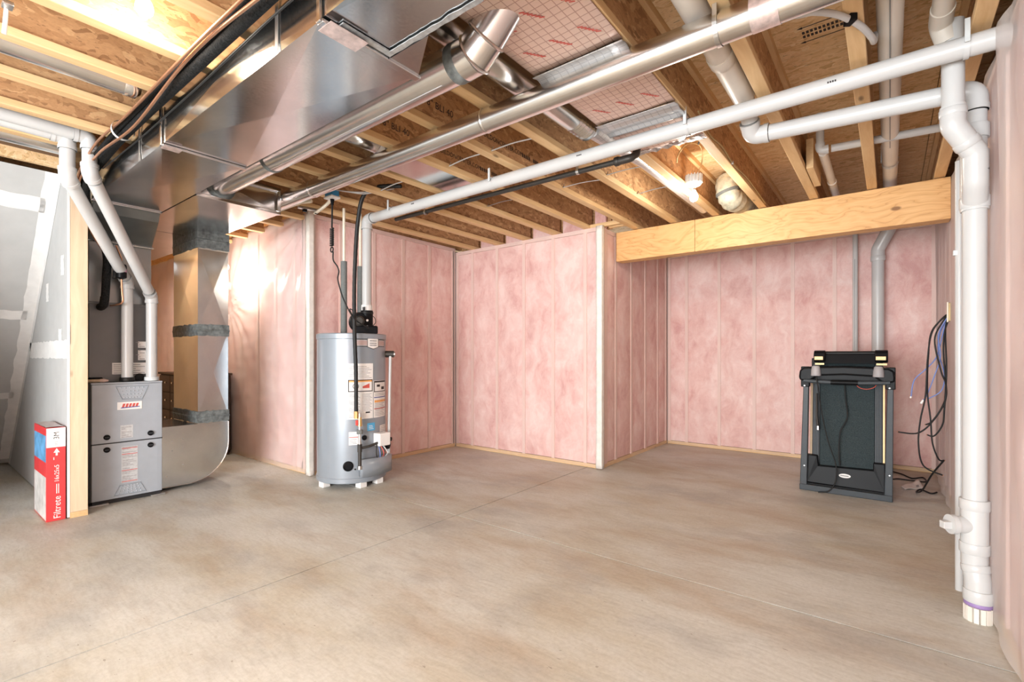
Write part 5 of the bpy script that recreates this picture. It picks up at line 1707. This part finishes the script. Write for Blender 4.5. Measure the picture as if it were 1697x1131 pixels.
l = bulb('ceiling_bulb', 'added bulb between the joists, unseen behind the furnace plenum', (-6.95, 1.45, 2.53), 34)  # added lamp that brightens the furnace bay
part('lamp_holder', MB().lathe([(0.022, 0.045), (0.026, 0.05), (0.026, 0.075), (0.055, 0.10), (0.055, 0.168), (0.0, 0.168)], (-6.95, 1.45, 2.53), 28), 'label_white', l, smooth=40)
# added unseen bulbs behind the camera, for more even light
for x, y, lb in ((-2.25, -1.9, 'added unseen bulb behind the viewer, nearer the furnace'), (-0.33, -1.6, 'added unseen bulb behind the viewer, nearer the right wall')):
    l = bulb('ceiling_bulb', lb, (x, y, 2.53), 16)
    l['group'] = 'added bulbs behind the viewer'
    part('lamp_holder', MB().lathe([(0.022, 0.045), (0.026, 0.05), (0.026, 0.075), (0.055, 0.10), (0.055, 0.168), (0.0, 0.168)], (x, y, 2.53), 28), 'label_white', l, smooth=40)

# ------------------------------------------------------------------ small things under the ceiling
RODS = [((-1.993, 2.345), (-1.672, 2.372), 'third bay left of the foil panel'),
        ((-2.383, 2.356), (-2.057, 2.345), 'bay left of the printed web'),
        ((-2.768, 2.389), (-2.447, 2.384), 'bay with the flat pale duct'),
        ((-2.768, 3.197), (-2.447, 3.198), 'bay beyond the middle of the gas pipe'),
        ((-1.993, 3.196), (-1.672, 3.241), 'bay beyond the gas pipe, near its elbow'),
        ((-3.158, 2.373), (-2.832, 2.36), 'bay beside the heater vent pipe hanger'),
        ((-1.608, 3.698), (-1.285, 3.692), 'bay left of the hanging bulb'),
        ((-1.608, 3.17), (-1.285, 3.20), 'bay just beyond the gas pipe elbow')]
for (xa_, ya_), (xb_, yb_), wh_ in RODS:
    r = thing('support_rod', 'thin wire rod sprung between joists in the ' + wh_, 'rod', (xa_, ya_, 2.425), 'wire rods between the joists')
    mid = ((xa_ + xb_) / 2, (ya_ + yb_) / 2, 2.432)
    part('wire', MB().tube(smooth_path([(xa_, ya_, 2.422), mid, (xb_, yb_, 2.425)], 6), 0.0042, 8), 'pvc' if ya_ < 3 else 'zinc', r, smooth=60)
    part('bent_tip', MB().tube([(xa_ + 0.002, ya_, 2.422), (xa_ + 0.004, ya_ + 0.012, 2.45)], 0.003, 6), 'zinc', r)

rl = thing('water_tube_rail', 'cream water tube clipped under the joists above the glossy plastic wall', 'pipe', (-4.9, 2.06, 2.376))
part('tube', MB().tube([(-7.6, 2.04, 2.376), (-3.80, 2.06, 2.376), (-3.70, 2.10, 2.376)], 0.014, 16), 'pex_cream', rl, smooth=40)
part('backing_strip', MB().box(-7.6, -3.78, 2.075, 2.10, 2.383, 2.399), 'dark_wood', rl)
for x in (-3.85, -4.02, -4.37, -4.76, -5.15, -5.54, -5.93):
    part('clip', MB().tube([(x + 0.02 * math.cos(a), 2.058 + 0.0, 2.376 + 0.02 * math.sin(a)) for a in [math.radians(200 - 30 * k) for k in range(8)]], 0.004, 8), 'black_plastic', rl, smooth=60)
bk = thing('pipe_bracket', 'small metal bracket holding a cream water tube at the wall corner', 'bracket', (-3.97, 2.22, 2.39))
part('channel', MB().obox((-3.96, 2.22, 2.388), (0.02, 0.085, 0), (0.017, -0.004, 0), (0, 0, 0.008)), 'zinc', bk, bevel=0.002)
part('clip', MB().box(-3.985, -3.955, 2.175, 2.205, 2.36, 2.385), 'black_plastic', bk, bevel=0.003)
part('clip', MB().box(-3.965, -3.94, 2.275, 2.30, 2.36, 2.385), 'black_plastic', bk, bevel=0.003)
part('tube', MB().tube(smooth_path([(-3.98, 2.29, 2.372), (-3.85, 2.27, 2.38), (-3.65, 2.22, 2.385), (-3.52, 2.18, 2.41)], 6), 0.014, 14), 'pex_cream', bk, smooth=60)

px = thing('water_tube', 'white plastic tube looping across a joist near the top right', 'tube', (-0.1, 2.3, 2.39))
part('tube', MB().tube(smooth_path([(-0.40, 1.98, 2.47), (-0.294, 2.072, 2.40), (-0.219, 2.094, 2.388), (-0.15, 2.164, 2.385), (-0.091, 2.281, 2.385), (-0.059, 2.395, 2.388), (-0.052, 2.481, 2.41), (-0.05, 2.54, 2.47)], 8), 0.012, 14), 'pvc', px, smooth=60)
part('clip', MB().obox((-0.118, 2.222, 2.386), (0.011, 0.007, 0), (-0.013, 0.017, 0), (0, 0, 0.014)), 'black_plastic', px, bevel=0.003)

ww = thing('electric_wire', 'thin wire stapled along the joist behind the hanging bulb', 'wire', (-0.83, 3.6, 2.42))
part('wire', MB().tube(smooth_path([(-0.822, 2.70, 2.45), (-0.832, 2.95, 2.415), (-0.828, 3.2, 2.43), (-0.832, 3.5, 2.41), (-0.830, 3.9, 2.43), (-0.834, 4.55, 2.415)], 8), 0.005, 8), 'gold_metal', ww, smooth=60)
part('staple', MB().box(-0.838, -0.823, 3.455, 3.465, 2.402, 2.42), 'zinc', ww)
ww = thing('electric_wire', 'pair of pale wires sagging beside the blue outlet box', 'wire', (-3.3, 2.3, 2.42))
for k in (0, 1):
    part('wire', MB().tube(smooth_path([(-3.42, 2.15, 2.42), (-3.34, 2.20 + 0.02 * k, 2.405), (-3.26, 2.30, 2.41 - 0.012 * k), (-3.17, 2.42, 2.44), (-3.16, 2.5, 2.47)], 8), 0.0045, 8), 'pvc', ww, smooth=60)
gd = thing('door_opener_bracket', 'small metal hanger at the top left corner under the joist', 'bracket', (-2.52, 0.26, 2.36))
part('rod', MB().tube([(-2.56, 0.255, 2.30), (-2.54, 0.26, 2.40)], 0.007, 10), 'pvc', gd, smooth=40)
part('clamp', MB().box(-2.545, -2.50, 0.245, 0.275, 2.385, 2.40), 'zinc', gd, bevel=0.003)
